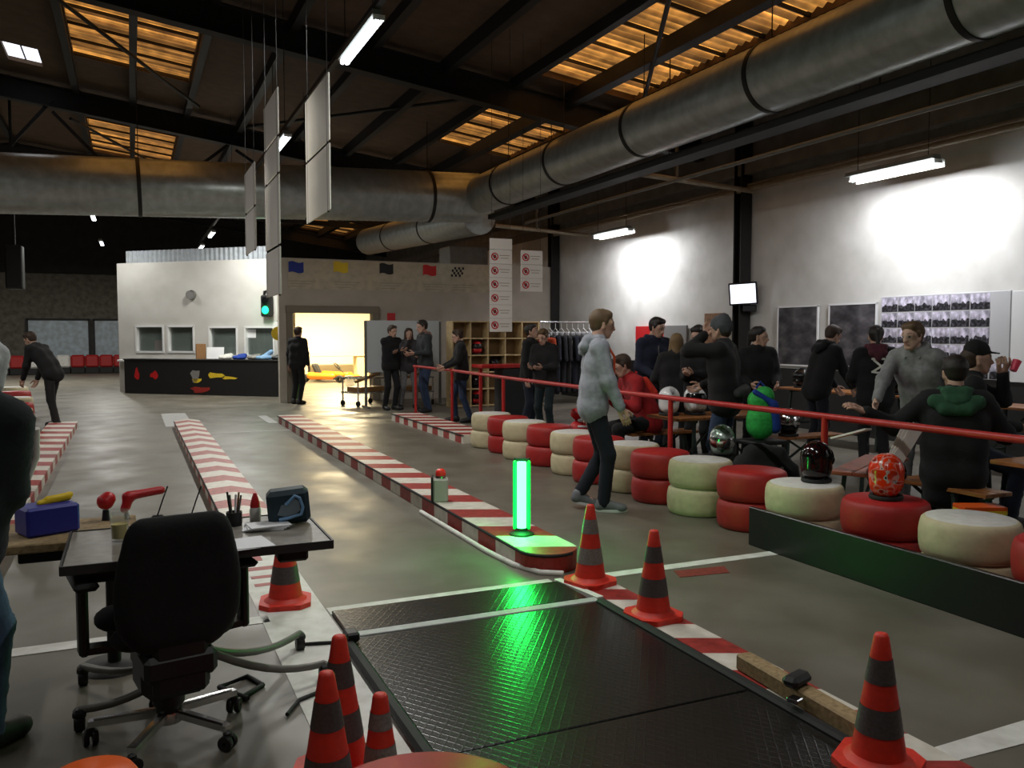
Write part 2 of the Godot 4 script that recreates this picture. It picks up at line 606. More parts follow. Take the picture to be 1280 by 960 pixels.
# local axes: +z is where the person faces, +x is the person's left hand
func person(label: String, at: Vector3, face_deg: float, o: Dictionary) -> Node3D:
	var H: float = o.get("h", 1.76)
	var s := H / 1.76
	var cell: float = o.get("cell", 0.022)
	var t := thing("person", label, "person", at, deg_to_rad(face_deg))
	var sit: float = o.get("sit", 0.0)
	var hy := (sit + 0.11) if sit > 0.0 else 0.532 * H - float(o.get("drop", 0.0))
	var lean := deg_to_rad(o.get("lean", 3.0))
	var bend := deg_to_rad(o.get("bend", 2.0))
	var side := deg_to_rad(o.get("side", 0.0))
	var P := Vector3(0, hy, 0)
	var B1 := Basis(Vector3.RIGHT, lean) * Basis(Vector3.BACK, -side)
	var B2 := Basis(Vector3.UP, deg_to_rad(o.get("twist", 0.0))) * Basis(Vector3.RIGHT, lean + bend) * Basis(Vector3.BACK, -side)
	var W := P + B1 * Vector3(0, 0.10 * H, 0)
	var C := W + B2 * Vector3(0, 0.105 * H, 0)
	var N := W + B2 * Vector3(0, 0.205 * H, -0.01)
	var SL := N + B2 * Vector3(0.104 * H, -0.018 * H, 0.0)
	var SR := N + B2 * Vector3(-0.104 * H, -0.018 * H, 0.0)
	var hd: Array = o.get("head", [0.0, 0.0])
	var HB := Basis(Vector3.UP, deg_to_rad(hd[0])) * Basis(Vector3.RIGHT, deg_to_rad(hd[1])) * Basis(Vector3.RIGHT, (lean + bend) * 0.35)
	var HC := N + B2 * Vector3(0, 0.047 * H, 0.01) + HB * Vector3(0, 0.05 * H, 0.014)
	var ft: Array = o.get("feet", [Vector3(0.1, 0, 0.03), Vector3(-0.1, 0, -0.03)] if sit <= 0.0 else [Vector3(0.12, 0, 0.42), Vector3(-0.12, 0, 0.4)])
	var ua := 0.168 * H
	var fa := 0.148 * H
	var th := 0.245 * H
	var sh := 0.24 * H
	var hl: Vector3 = o.get("hl", Vector3(0.27, hy - 0.12, 0.06))
	var hr: Vector3 = o.get("hr", Vector3(-0.27, hy - 0.12, 0.06))
	var AL := ik(SL, hl, ua, fa, o.get("el", Vector3(0.5, -0.2, -1.0)))
	var AR := ik(SR, hr, ua, fa, o.get("er", Vector3(-0.5, -0.2, -1.0)))
	var legs := []
	for i in 2:
		var hip := P + Vector3(0.085 * s * (1 if i == 0 else -1), -0.02, 0)
		var up := float(o.get("heel", [0.0, 0.0])[i])
		var ank: Vector3 = ft[i] + Vector3(0, 0.085 + up, -0.05)
		var k := ik(hip, ank, th, sh, Vector3(0.08 * (1 if i == 0 else -1), 0.1, 1.0))
		legs.append([hip, k[0], k[1], ft[i]])
	var fz := B2 * Vector3.BACK
	var body := []
	var top := []
	var pants := []
	var fat: float = o.get("fat", 1.0)
	var torso := [
		[P + B1 * Vector3(-0.06 * s, 0.0, 0), P + B1 * Vector3(0.06 * s, 0.0, 0), 0.112 * fat, 0.112 * fat, B1 * Vector3.BACK, 1.1],
		[W + Vector3(-0.055 * s, 0, 0), W + Vector3(0.055 * s, 0, 0), 0.1 * fat, 0.1 * fat, B1 * Vector3.BACK, 1.1],
		[C + B2 * Vector3(-0.075 * s, -0.01, 0), C + B2 * Vector3(0.075 * s, -0.01, 0), 0.112 * fat, 0.112 * fat, fz, 1.12],
		[SL + B2 * Vector3(-0.03, -0.01, 0), SR + B2 * Vector3(0.03, -0.01, 0), 0.058, 0.058],
		[N + B2 * Vector3(0.035, 0.005, -0.01), SL + B2 * Vector3(-0.05, 0.0, 0), 0.05, 0.048],
		[N + B2 * Vector3(-0.035, 0.005, -0.01), SR + B2 * Vector3(0.05, 0.0, 0), 0.05, 0.048],
	]
	var arms := []
	for A in [[SL, AL], [SR, AR]]:
		arms.append([A[0], A[1][0], 0.05 * s, 0.042 * s])
		arms.append([A[1][0], A[1][1], 0.041 * s, 0.029 * s])
	body = torso.duplicate() + arms
	body.append([N - B2 * Vector3(0, 0.02, 0), HC + HB * Vector3(0, -0.07, -0.02), 0.056, 0.054])
	for l in legs:
		body.append([l[0], l[1], 0.078 * s, 0.055 * s])
		body.append([l[1], l[2], 0.053 * s, 0.036 * s])
		body.append([l[2], l[3] + Vector3(0, 0.045, 0.1), 0.034, 0.03])
	var mb := MB.new()
	var skin: Color = o.get("skin", Color(0.50, 0.30, 0.22))
	var ba := sdf(body, 0.028, 0.03)
	mb.raw(ba[0], ba[1], ba[2], skin)
	var hs := 0.97 * s
	place(mb, head_a, Transform3D(HB.scaled(Vector3.ONE * hs), HC), skin, true)
	var ha := hand_curl_a if o.get("fist", false) else hand_a
	for i in 2:
		var A: Array = AL if i == 0 else AR
		var y: Vector3 = (A[0] - A[1]).normalized()
		var th2: Vector3 = o.get("thumb", Vector3(0, 0.3, 1.0))
		var z := (th2 - y * th2.dot(y)).normalized()
		var x := y.cross(z)
		var sgn := -1.0 if i == 0 else 1.0
		place(mb, ha, Transform3D(Basis(x * sgn, y, z).scaled_local(Vector3.ONE * s), A[1]), skin)
	obj("body", mb, M.skin, t)
	# clothes
	var puff: float = o.get("puff", 0.02)
	for p in torso:
		var q: Array = p.duplicate()
		q[2] += puff
		q[3] += puff
		top.append(q)
	for sg in [-1.0, 1.0]:
		top.append([C + B2 * Vector3(sg * 0.07 * s, 0.02, 0), W + B1 * Vector3(sg * 0.068 * s, -0.03, 0), 0.108 * fat + puff, 0.106 * fat + puff, fz, 1.12])
		top.append([W + B1 * Vector3(sg * 0.068 * s, -0.03, 0), P + B1 * Vector3(sg * 0.066 * s, -0.02, 0), 0.106 * fat + puff, 0.108 * fat + puff, fz, 1.1])
	top.append([P + B1 * Vector3(-0.065 * s, -0.03, 0), P + B1 * Vector3(0.065 * s, -0.03, 0), 0.112 * fat + puff * 0.8, 0.112 * fat + puff * 0.8, B1 * Vector3.BACK, 1.08])
	if o.get("coat", false):
		top.append([P + Vector3(-0.07 * s, -0.16, 0.01), P + Vector3(0.07 * s, -0.16, 0.01), 0.13, 0.13, Vector3.BACK, 1.1])
	for i in 4:
		var q: Array = arms[i].duplicate()
		q[2] += puff * 0.85
		q[3] += puff * (0.85 if i % 2 == 0 else 0.75)
		if i % 2 == 1:
			q[1] = q[0].lerp(q[1], 0.93)
		top.append(q)
	top.append([N + B2 * Vector3(0, -0.015, -0.004), N + B2 * Vector3(0, 0.035, 0.004), 0.074, 0.066])
	var topm: Material = o.top
	obj(o.get("top_name", "jacket"), _arr(crease(sdf(top, cell, 0.04), 0.008, 16.0)), topm, t)
	for i in 2:
		var l: Array = legs[i]
		pants.append([l[0] + Vector3(0, 0.02, 0), l[1], 0.09 * s, 0.068 * s])
		pants.append([l[1], l[2] + Vector3(0, -0.005, 0), 0.066 * s, 0.056 * s])
	pants.append([P + B1 * Vector3(-0.06 * s, 0.02, 0), P + B1 * Vector3(0.06 * s, 0.02, 0), 0.122 * fat, 0.122 * fat, B1 * Vector3.BACK, 1.08])
	obj("trousers", _arr(crease(sdf(pants, cell, 0.03), 0.008, 14.0)), o.bottom, t)
	for i in 2:
		var l: Array = legs[i]
		var yaw: float = o.get("toe", [8.0, -8.0])[i]
		var fb := Basis(Vector3.UP, deg_to_rad(yaw))
		var up := float(o.get("heel", [0.0, 0.0])[i])
		var F: Vector3 = l[3]
		var hp := F + fb * Vector3(0, 0.045 + up, -0.085)
		var tp := F + fb * Vector3(0, 0.036, 0.125)
		var shoe := [[hp, tp, 0.043, 0.036], [l[2] + Vector3(0, -0.005, 0.0), F + fb * Vector3(0, 0.05, 0.05), 0.046, 0.038], [hp + Vector3(0, 0.045, 0.02), hp + Vector3(0, 0.02, 0.02), 0.045, 0.045], [F + fb * Vector3(-0.012, 0.034, 0.1), F + fb * Vector3(0.012, 0.034, 0.1), 0.034, 0.034]]
		var so := obj("shoe", _arr(sdf(shoe, 0.014, 0.03)), o.get("shoe", M.shoe_black), t)
		if o.get("sole", false):
			var sm := MB.new()
			sm.lathe([Vector2(0, 0), Vector2(0.05, 0), Vector2(0.053, 0.012), Vector2(0.05, 0.024), Vector2(0, 0.024)], 20, Transform3D(Basis(Vector3.RIGHT, atan2(up, 0.21)).rotated(Vector3.UP, deg_to_rad(yaw)), F + fb * Vector3(0, up * 0.5, 0.02)), 0.95, 2.8)
			obj("sole", sm, M.white_rubber, so)
	var style: String = o.get("hair", "short")
	if style != "none":
		var hm := MB.new()
		place(hm, hair_a[style], Transform3D(HB.scaled(Vector3.ONE * hs), HC), Color.WHITE)
		var hn: String = {"cap": "cap", "beanie": "beanie", "hood": "hood"}.get(style, "hair")
		obj(hn, hm, o.get("hair_m", M.hair_brown), t)
	if style == "cap" or style == "beanie":
		var hm2 := MB.new()
		var nape := sdf([[Vector3(0, -0.015, -0.045), Vector3(0, 0.03, -0.045), 0.072, 0.08]], 0.011, 0.02)
		place(hm2, nape, Transform3D(HB.scaled(Vector3.ONE * hs), HC), Color.WHITE)
		obj("hair", hm2, M.hair_brown, t)
	if o.has("hood"):
		var hp2 := []
		var pts := [Vector3(-0.06, 0.0, 0.075), Vector3(-0.092, 0.035, -0.01), Vector3(-0.055, 0.03, -0.085), Vector3(0.055, 0.03, -0.085), Vector3(0.092, 0.035, -0.01), Vector3(0.06, 0.0, 0.075)]
		for i in 5:
			hp2.append([N + B2 * pts[i], N + B2 * pts[i + 1], [0.014, 0.036, 0.045, 0.036, 0.036][i], [0.036, 0.036, 0.045, 0.036, 0.014][i]])
		hp2.append([N + B2 * Vector3(-0.05, -0.03, -0.11), N + B2 * Vector3(0.05, -0.03, -0.11), 0.05, 0.05])
		hp2.append([N + B2 * Vector3(0, -0.09, -0.13), N + B2 * Vector3(0, -0.06, -0.12), 0.035, 0.05])
		obj("hood", _arr(crease(sdf(hp2, 0.014, 0.03), 0.008, 20.0)), o.hood, t)
	t.set_meta("frame", [N, B2, C, P, AL[1], AR[1]])
	return t

func _arr(a: Array) -> MB:
	var mb := MB.new()
	mb.raw(a[0], a[1], a[2])
	return mb

# ---------------------------------------------------------------- builders
func materials() -> void:
	M.tex_cloth = noise_tex(0.03, Color(0.72, 0.72, 0.72), Color(1, 1, 1), 4, 3, 256)
	M.tex_fine = noise_tex(0.12, Color.BLACK, Color.WHITE, 3, 5, 256)
	M.tex_mottle = noise_tex(0.012, Color(0.8, 0.79, 0.77), Color(1, 1, 1), 5, 7, 512)
	M.tex_dirt = noise_tex(0.02, Color(0.66, 0.63, 0.58), Color(1, 1, 1), 5, 9, 512, 0.35)
	M.tex_grime = noise_tex(0.02, Color(0.86, 0.855, 0.84), Color(1, 1, 1), 5, 13, 256, 0.4)
	var fl := mat("floor", rgb(126, 122, 111), 0.42, 0.0, M.tex_mottle, 0.16)
	fl.roughness_texture = noise_tex(0.015, Color(0.55, 0.55, 0.55), Color(1, 1, 1), 4, 17, 512)
	fl.roughness = 0.55
	fl.detail_enabled = true
	fl.detail_blend_mode = BaseMaterial3D.BLEND_MODE_MUL
	fl.detail_albedo = noise_tex(0.012, Color(0.88, 0.87, 0.85), Color(1, 1, 1), 4, 23, 512, 0.4)
	fl.detail_uv_layer = BaseMaterial3D.DETAIL_UV_2
	fl.uv2_triplanar = true
	fl.uv2_world_triplanar = true
	fl.uv2_scale = Vector3(0.13, 0.13, 0.13)
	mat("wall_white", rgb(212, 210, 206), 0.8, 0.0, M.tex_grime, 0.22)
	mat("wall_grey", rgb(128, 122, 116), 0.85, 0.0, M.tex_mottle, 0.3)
	mat("wall_beige", rgb(190, 182, 170), 0.85, 0.0, M.tex_grime, 0.2)
	mat("wall_block", rgb(120, 116, 108), 0.9, 0.0, M.tex_dirt, 0.35)
	mat("wall_dark", rgb(52, 50, 47), 0.9, 0.0, M.tex_mottle, 0.3)
	mat("black_panel", rgb(26, 26, 27), 0.5, 0.0, M.tex_grime, 0.5)
	mat("roof_board", rgb(96, 76, 58), 0.85, 0.0, M.tex_mottle, 0.4)
	mat("steel_dark", rgb(34, 32, 31), 0.6, 0.2, M.tex_grime, 0.8)
	mat("steel_grey", rgb(120, 118, 112), 0.5, 0.3, M.tex_grime, 0.8)
	mat("pipe_beige", rgb(150, 138, 118), 0.6, 0.0, M.tex_grime, 1.0)
	mat("galvanised", rgb(188, 196, 195), 0.32, 0.4, M.tex_mottle, 0.7)
	mat("chrome", rgb(220, 220, 222), 0.18, 1.0)
	mat("line_white", rgb(232, 231, 226), 0.6, 0.0, M.tex_grime, 1.3)
	mat("line_grey", rgb(196, 198, 198), 0.55, 0.0, M.tex_grime, 1.3)
	mat("kerb_red", rgb(176, 52, 46), 0.5, 0.0, M.tex_dirt, 1.4)
	mat("kerb_white", rgb(226, 220, 208), 0.5, 0.0, M.tex_grime, 1.4)
	mat("kerb_pink", rgb(186, 92, 86), 0.5, 0.0, M.tex_dirt, 1.4)
	mat("paint_red_old", rgb(150, 62, 52), 0.6, 0.0, M.tex_dirt, 2.0)
	mat("tyre_red", rgb(172, 34, 32), 0.55, 0.0, M.tex_grime, 2.0)
	mat("tyre_white", rgb(212, 200, 164), 0.6, 0.0, M.tex_grime, 2.0)
	mat("lid_white", rgb(232, 231, 226), 0.5, 0.0, M.tex_grime, 2.0)
	mat("lid_red", rgb(186, 38, 38), 0.45, 0.0, M.tex_grime, 2.0)
	mat("rubber", rgb(24, 24, 24), 0.7, 0.0, M.tex_grime, 3.0)
	mat("black_plastic", rgb(20, 20, 21), 0.5)
	mat("gloss_black", rgb(16, 16, 18), 0.15)
	mat("white_plastic", rgb(225, 225, 225), 0.4)
	mat("white_rubber", rgb(210, 210, 208), 0.7)
	mat("white_sign", rgb(228, 224, 217), 0.55)
	mat("cone_red", rgb(226, 52, 32), 0.55, 0.0, M.tex_grime, 4.0)
	mat("cone_band", rgb(92, 84, 84), 0.5, 0.0, M.tex_dirt, 6.0)
	mat("cone_band_light", rgb(140, 134, 130), 0.5, 0.0, M.tex_dirt, 6.0)
	mat("rail_red", rgb(186, 36, 34), 0.4, 0.0, M.tex_grime, 3.0)
	mat("wood", rgb(178, 118, 62), 0.45, 0.0, noise_tex(0.02, Color(0.6, 0.52, 0.45), Color(1, 1, 1), 4, 31, 256), 1.0)
	M.wood.uv1_scale = Vector3(3.0, 3.0, 0.5)
	mat("bench_red", rgb(158, 84, 56), 0.5, 0.0, M.tex_grime, 2.0)
	mat("beam_wood", rgb(172, 148, 108), 0.7, 0.0, M.tex_dirt, 3.0)
	mat("cubby_wood", rgb(206, 180, 134), 0.65, 0.0, M.tex_grime, 1.5)
	mat("table_steel", rgb(44, 58, 52), 0.5, 0.3)
	mat("cardboard", rgb(160, 118, 78), 0.85, 0.0, M.tex_grime, 3.0)
	mat("desk_grey", rgb(140, 136, 128), 0.35, 0.0, M.tex_mottle, 2.0)
	mat("desk_edge", rgb(48, 48, 48), 0.5)
	mat("paper", rgb(235, 235, 238), 0.7)
	mat("orange_plastic", rgb(232, 96, 30), 0.4)
	mat("kart_orange", rgb(240, 130, 24), 0.35)
	mat("blue_bin", rgb(36, 42, 140), 0.4)
	mat("yellow_plastic", rgb(236, 200, 24), 0.4)
	mat("red_plastic", rgb(190, 30, 34), 0.4)
	mat("teal_bag", rgb(22, 52, 64), 0.6, 0.0, M.tex_cloth, 3.0)
	mat("blue_print", rgb(120, 160, 200), 0.6)
	mat("grey_print", rgb(110, 122, 130), 0.6)
	mat("green_plastic", rgb(70, 150, 60), 0.5)
	mat("green_cloth", rgb(60, 200, 90), 0.8, 0.0, M.tex_cloth, 3.0)
	mat("blue_cloth", rgb(34, 74, 180), 0.8, 0.0, M.tex_cloth, 3.0)
	mat("flag_blue", rgb(34, 54, 140), 0.7)
	mat("flag_yellow", rgb(222, 190, 40), 0.7)
	mat("flag_black", rgb(22, 22, 26), 0.7)
	mat("flag_red", rgb(196, 34, 34), 0.7)
	mat("banner", rgb(196, 186, 164), 0.7, 0.0, M.tex_grime, 0.8)
	mat("banner_text", rgb(160, 150, 132), 0.7)
	mat("poster_dark", rgb(112, 108, 112), 0.6, 0.0, noise_tex(0.012, Color(0.3, 0.29, 0.32), Color(1, 1, 1), 4, 41, 256), 0.9)
	M.poster_dark.uv1_scale = Vector3(0.7, 1.1, 0.7)
	mat("rust_panel", rgb(150, 110, 80), 0.8, 0.0, M.tex_dirt, 1.0)
	mat("panel_grey", rgb(128, 126, 124), 0.6)
	mat("partition_white", rgb(190, 196, 198), 0.5)
	mat("panel_blue", rgb(196, 212, 224), 0.35, 0.0, M.tex_mottle, 0.5)
	mat("corrugated", rgb(176, 184, 192), 0.5, 0.2, M.tex_grime, 1.0)
	mat("hair_brown", rgb(58, 40, 28), 0.6)
	mat("hair_fair", rgb(98, 76, 52), 0.6)
	mat("hair_blond", rgb(118, 94, 60), 0.6)
	mat("hair_dark", rgb(30, 22, 18), 0.55)
	mat("hair_grey", rgb(150, 150, 148), 0.6)
	for k in ["hair_brown", "hair_fair", "hair_blond", "hair_dark", "hair_grey"]:
		M[k].heightmap_enabled = true
		M[k].heightmap_texture = M.tex_fine
		M[k].heightmap_scale = 0.25
		M[k].uv1_triplanar = true
		M[k].uv1_scale = Vector3(9, 2.5, 9)
	var sk := mat("skin", Color.WHITE, 0.55)
	sk.vertex_color_use_as_albedo = true
	mat("shoe_black", rgb(24, 24, 26), 0.6)
	mat("shoe_grey", rgb(110, 112, 116), 0.6)
	mat("shoe_white", rgb(200, 200, 200), 0.6)
	var gl := mat("glass_dark", Color(0.55, 0.6, 0.58, 0.25), 0.05)
	gl.transparency = BaseMaterial3D.TRANSPARENCY_ALPHA
	var gc := mat("glass_clear", Color(0.9, 0.92, 0.9, 0.12), 0.03)
	gc.transparency = BaseMaterial3D.TRANSPARENCY_ALPHA
	mat("beer", rgb(190, 170, 40), 0.1)
	# film-faced anti-slip boards of the start plate: a fine pressed lattice
	var im := Image.create(64, 64, false, Image.FORMAT_RGB8)
	for y in 64:
		for x in 64:
			var a := minf(absf(fposmod(x + y, 32.0) - 16.0), absf(fposmod(x - y, 32.0) - 16.0))
			var h := clampf((4.0 - a) / 4.0, 0.0, 1.0)
			im.set_pixel(x, y, Color(h, h, h))
	var mt := mat("plate", rgb(22, 23, 22), 0.27, 0.0, M.tex_grime, 0.6)
	mt.metallic_specular = 0.6
	mt.uv1_world_triplanar = true
	mt.uv1_scale = Vector3(11.0, 11.0, 7.5)
	mt.albedo_texture = null
	mt.heightmap_enabled = true
	mt.heightmap_texture = ImageTexture.create_from_image(im)
	mt.heightmap_scale = 0.05
	glow("tube_light", Color(0.93, 0.97, 1.0), 9.0)
	glow("led_core", Color(0.32, 1.0, 0.52), 7.0)
	glow("led_edge", Color(0.0, 0.86, 0.3), 1.1)
	glow("signal_green", Color(0.12, 1.0, 0.62), 3.0)
	glow("screen_light", Color(0.93, 0.95, 1.0), 1.6)
	glow("roof_window_light", Color(0.95, 0.96, 1.0), 1.4)

func pattern_tex(sd: int, base: Color, mark: Color, freq := 0.03) -> NoiseTexture2D:
	var t := noise_tex(freq, base, mark, 2, sd, 128)
	var g := Gradient.new()
	g.offsets = PackedFloat32Array([0.0, 0.6, 0.63, 0.72, 0.75])
	g.colors = PackedColorArray([base, base, mark, mark, Color(0.06, 0.06, 0.07)])
	t.color_ramp = g
	return t

func roof_y(x: float) -> float:
	return 6.9 - 0.13 * x if x > -3.0 else 7.29 + 0.13 * (x + 3.0)

# wall in the plane through a and b with rectangular openings [s0, s1, y0, y1]
func wall_open(mb: MB, a: Vector3, b: Vector3, y0: float, y1: float, thick: float, holes: Array) -> void:
	var L := a.distance_to(b)
	var dir := (b - a) / L
	var nrm := Vector3.UP.cross(dir)
	var xs := [0.0, L]
	var ys := [y0, y1]
	for h in holes:
		xs.append(h[0]); xs.append(h[1]); ys.append(h[2]); ys.append(h[3])
	xs.sort()
	ys.sort()
	for i in xs.size() - 1:
		for j in ys.size() - 1:
			if xs[i + 1] - xs[i] < 0.001 or ys[j + 1] - ys[j] < 0.001:
				continue
			var cx: float = (xs[i] + xs[i + 1]) * 0.5
			var cy: float = (ys[j] + ys[j + 1]) * 0.5
			var open := false
			for h in holes:
				if cx > h[0] and cx < h[1] and cy > h[2] and cy < h[3]:
					open = true
			if not open:
				mb.box(a + dir * cx + Vector3(0, cy, 0), Vector3(xs[i + 1] - xs[i], ys[j + 1] - ys[j], thick), 0.0, Basis(dir, Vector3.UP, nrm))

func strip(x0: float, x1: float, f0: float, f1: float, y := 0.003) -> MB:
	var mb := MB.new()
	mb.box(V((x0 + x1) / 2, y / 2, (f0 + f1) / 2), Vector3(absf(x1 - x0), y, absf(f1 - f0)))
	return mb

func poly_px(pts: Array, y := 0.003) -> MB:
	var p := PackedVector2Array()
	for q in pts:
		var g := G(q[0], q[1])
		p.append(Vector2(g.x, -g.z))
	var mb := MB.new()
	mb.prism(p, 0.0, y)
	return mb

func tyre(called: String, label: String, at: Vector3, red: bool, top: bool, group: String, r := 0.285, h := 0.235) -> Node3D:
	var key := "%s%s%.2f" % [red, top, r]
	if M.has("tyre_mesh" + key):
		return dup(M["tyre_mesh" + key], at, at.x * 7.0 + at.z * 3.0, label, group)
	var t := thing(called, label, "tyre", at, at.x * 7.0 + at.z * 3.0, group)
	var mb := MB.new()
	mb.lathe([Vector2(r * 0.72, 0.0), Vector2(r * 0.9, 0.003), Vector2(r * 0.955, 0.016), Vector2(r * 0.985, 0.05), Vector2(r, h * 0.4), Vector2(r, h * 0.62), Vector2(r * 0.985, h - 0.05), Vector2(r * 0.955, h - 0.018), Vector2(r * 0.9, h - 0.003), Vector2(r * 0.84, h)], 40)
	obj("tread", mb, M.tyre_red if red else M.tyre_white, t)
	var ld := MB.new()
	ld.lathe([Vector2(0, h - 0.03), Vector2(r * 0.86, h - 0.03), Vector2(r * 0.88, h - 0.004), Vector2(r * 0.86, h + 0.001), Vector2(0, h + 0.002)], 40)
	obj("lid", ld, M.lid_red if red else M.lid_white, t)
	M["tyre_mesh" + key] = t
	return t

func cone(label: String, at: Vector3, h := 0.5, turn := 0.0, light := false, tilt := 0.0) -> Node3D:
	var t := thing("traffic_cone", label, "cone", at, turn)
	if tilt != 0.0:
		t.rotation.z = tilt
	var b := MB.new()
	var p := PackedVector2Array()
	var hw := 0.145 * h / 0.5
	for c in [[1, 1], [-1, 1], [-1, -1], [1, -1]]:
		var cx: float = c[0]
		var cz: float = c[1]
		var e := [Vector2(cx * hw, cz * hw * 0.6), Vector2(cx * hw * 0.6, cz * hw)]
		if cx * cz < 0:
			e.reverse()
		p.append_array(PackedVector2Array(e))
	b.prism(p, 0.0, 0.028)
	b.lathe([Vector2(hw * 0.85, 0.028), Vector2(hw * 0.72, 0.04), Vector2(hw * 0.66, 0.05)], 24)
	obj("base", b, M.cone_red, t)
	var r0 := hw * 0.67
	var r1 := 0.026
	var R := func(f: float) -> float: return lerpf(r0, r1, f)
	var cuts := [0.0, 0.2, 0.42, 0.62, 0.82, 1.0]
	for i in 5:
		var mb := MB.new()
		var ya: float = lerpf(0.045, h - 0.012, cuts[i])
		var yb: float = lerpf(0.045, h - 0.012, cuts[i + 1])
		var off := 0.0015 if i % 2 == 1 else 0.0
		var prof := [Vector2(R.call(cuts[i]) + off, ya), Vector2(R.call(cuts[i + 1]) + off, yb)]
		if i == 4:
			prof += [Vector2(r1 * 0.8, h - 0.003), Vector2(r1 * 0.4, h), Vector2(0.0, h)]
		mb.lathe(prof, 24)
		obj("reflective_band" if i % 2 == 1 else "cone_body", mb, (M.cone_band_light if light else M.cone_band) if i % 2 == 1 else M.cone_red, t)
	return t

# striped kerb made of red and white blocks; outline in (x, f)
func kerb(label: String, x0: float, x1: float, f0: float, f1: float, h: float, red: Material, white: Material, gable: float, round_end: bool, phase := 0.0, pitch := 0.34) -> Node3D:
	var t := thing("track_kerb", label, "kerb", Vector3.ZERO)
	var w := x1 - x0
	var outline := PackedVector2Array([Vector2(x0, f1), Vector2(x1, f1)])
	if round_end:
		for i in 13:
			var a := PI * i / 12.0
			outline.append(Vector2((x0 + x1) / 2 + cos(a) * w / 2, f0 + w * 0.5 - sin(a) * w * 0.5))
	else:
		outline.append(Vector2(x1, f0))
		outline.append(Vector2(x0, f0))
	var k := int(floor((f0 - 0.4 - phase) / pitch))
	while k * pitch + phase < f1 + 0.4:
		var fa := k * pitch + phase
		var fb := fa + pitch
		var sh := -0.448 * w
		var band := PackedVector2Array([Vector2(x0 - 0.01, fa), Vector2(x1 + 0.01, fa + sh), Vector2(x1 + 0.01, fb + sh), Vector2(x0 - 0.01, fb)])
		for poly in Geometry2D.intersect_polygons(outline, band):
			var mb := MB.new()
			if gable > 0.0:
				var xm := (x0 + x1) / 2
				for half in [PackedVector2Array([Vector2(x0 - 1, -9), Vector2(xm, -9), Vector2(xm, 99), Vector2(x0 - 1, 99)]), PackedVector2Array([Vector2(xm, -9), Vector2(x1 + 1, -9), Vector2(x1 + 1, 99), Vector2(xm, 99)])]:
					for q in Geometry2D.intersect_polygons(poly, half):
						mb.prism(q, 0.0, h)
				for i in mb.v.size():
					if mb.v[i].y > h - 0.001:
						mb.v[i].y += gable * (1.0 - absf(mb.v[i].x - xm) / (w / 2))
			else:
				mb.prism(poly, 0.0, h)
			obj("kerb_block", mb, red if k % 2 == 0 else white, t)
		k += 1
	var e := MB.new()
	var pts := []
	for p in outline:
		if p.x <= (x0 + x1) / 2 + 0.3 * w and p.y < f1 - 0.01 or p.is_equal_approx(outline[0]):
			pts.append(V(p.x - 0.002, h - 0.012, p.y))
	pts.append(pts.pop_front())
	e.tube(pts, 0.011, 6)
	obj("edge_trim", e, M.rubber, t)
	return t

func fluorescent(label: String, a: Vector3, b: Vector3, energy: float, towards := Vector3.DOWN, hood := false) -> void:
	var t := thing("fluorescent_lamp", label, "lamp", (a + b) / 2)
	var d := (b - a) / 2
	var hs := MB.new()
	if hood:
		hs.bar(-d + Vector3(-0.02, 0.07, 0), d + Vector3(-0.02, 0.07, 0), 0.14, 0.05)
		hs.bar(-d + Vector3(0.01, 0.045, 0), d + Vector3(0.01, 0.045, 0), 0.24, 0.012)
		hs.bar(-d + Vector3(0.13, 0.0, 0), d + Vector3(0.13, 0.0, 0), 0.01, 0.1)
	else:
		hs.bar(-d * 1.04 + Vector3(0, 0.05, 0), d * 1.04 + Vector3(0, 0.05, 0), 0.1, 0.05)
	obj("housing", hs, M.steel_grey, t)
	var tb := MB.new()
	tb.tube([-d, d], 0.022, 10)
	tb.tube([-d + Vector3(0.05, 0, 0), d + Vector3(0.05, 0, 0)], 0.022, 10)
	obj("tube", tb, M.tube_light, t)
	var c := MB.new()
	for s in [-0.98, 0.98]:
		c.box(d * s + Vector3(0.025, 0.012, 0), Vector3(0.11, 0.05, 0.03))
	obj("end_cap", c, M.white_plastic, t)
	var wr := MB.new()
	var top := roof_y(t.position.x) - t.position.y
	for s in [-0.8, 0.8]:
		wr.tube([d * s + Vector3(0, 0.07, 0), d * s + Vector3(0, top, 0)], 0.006, 5)
	obj("hanger", wr, M.steel_dark, t)
	area_lamp((a + b) / 2 + towards.normalized() * 0.04, towards, Vector2(a.distance_to(b), 0.12), energy, Color(1.0, 0.995, 0.97) if not hood else Color(0.97, 0.98, 1.0), t)

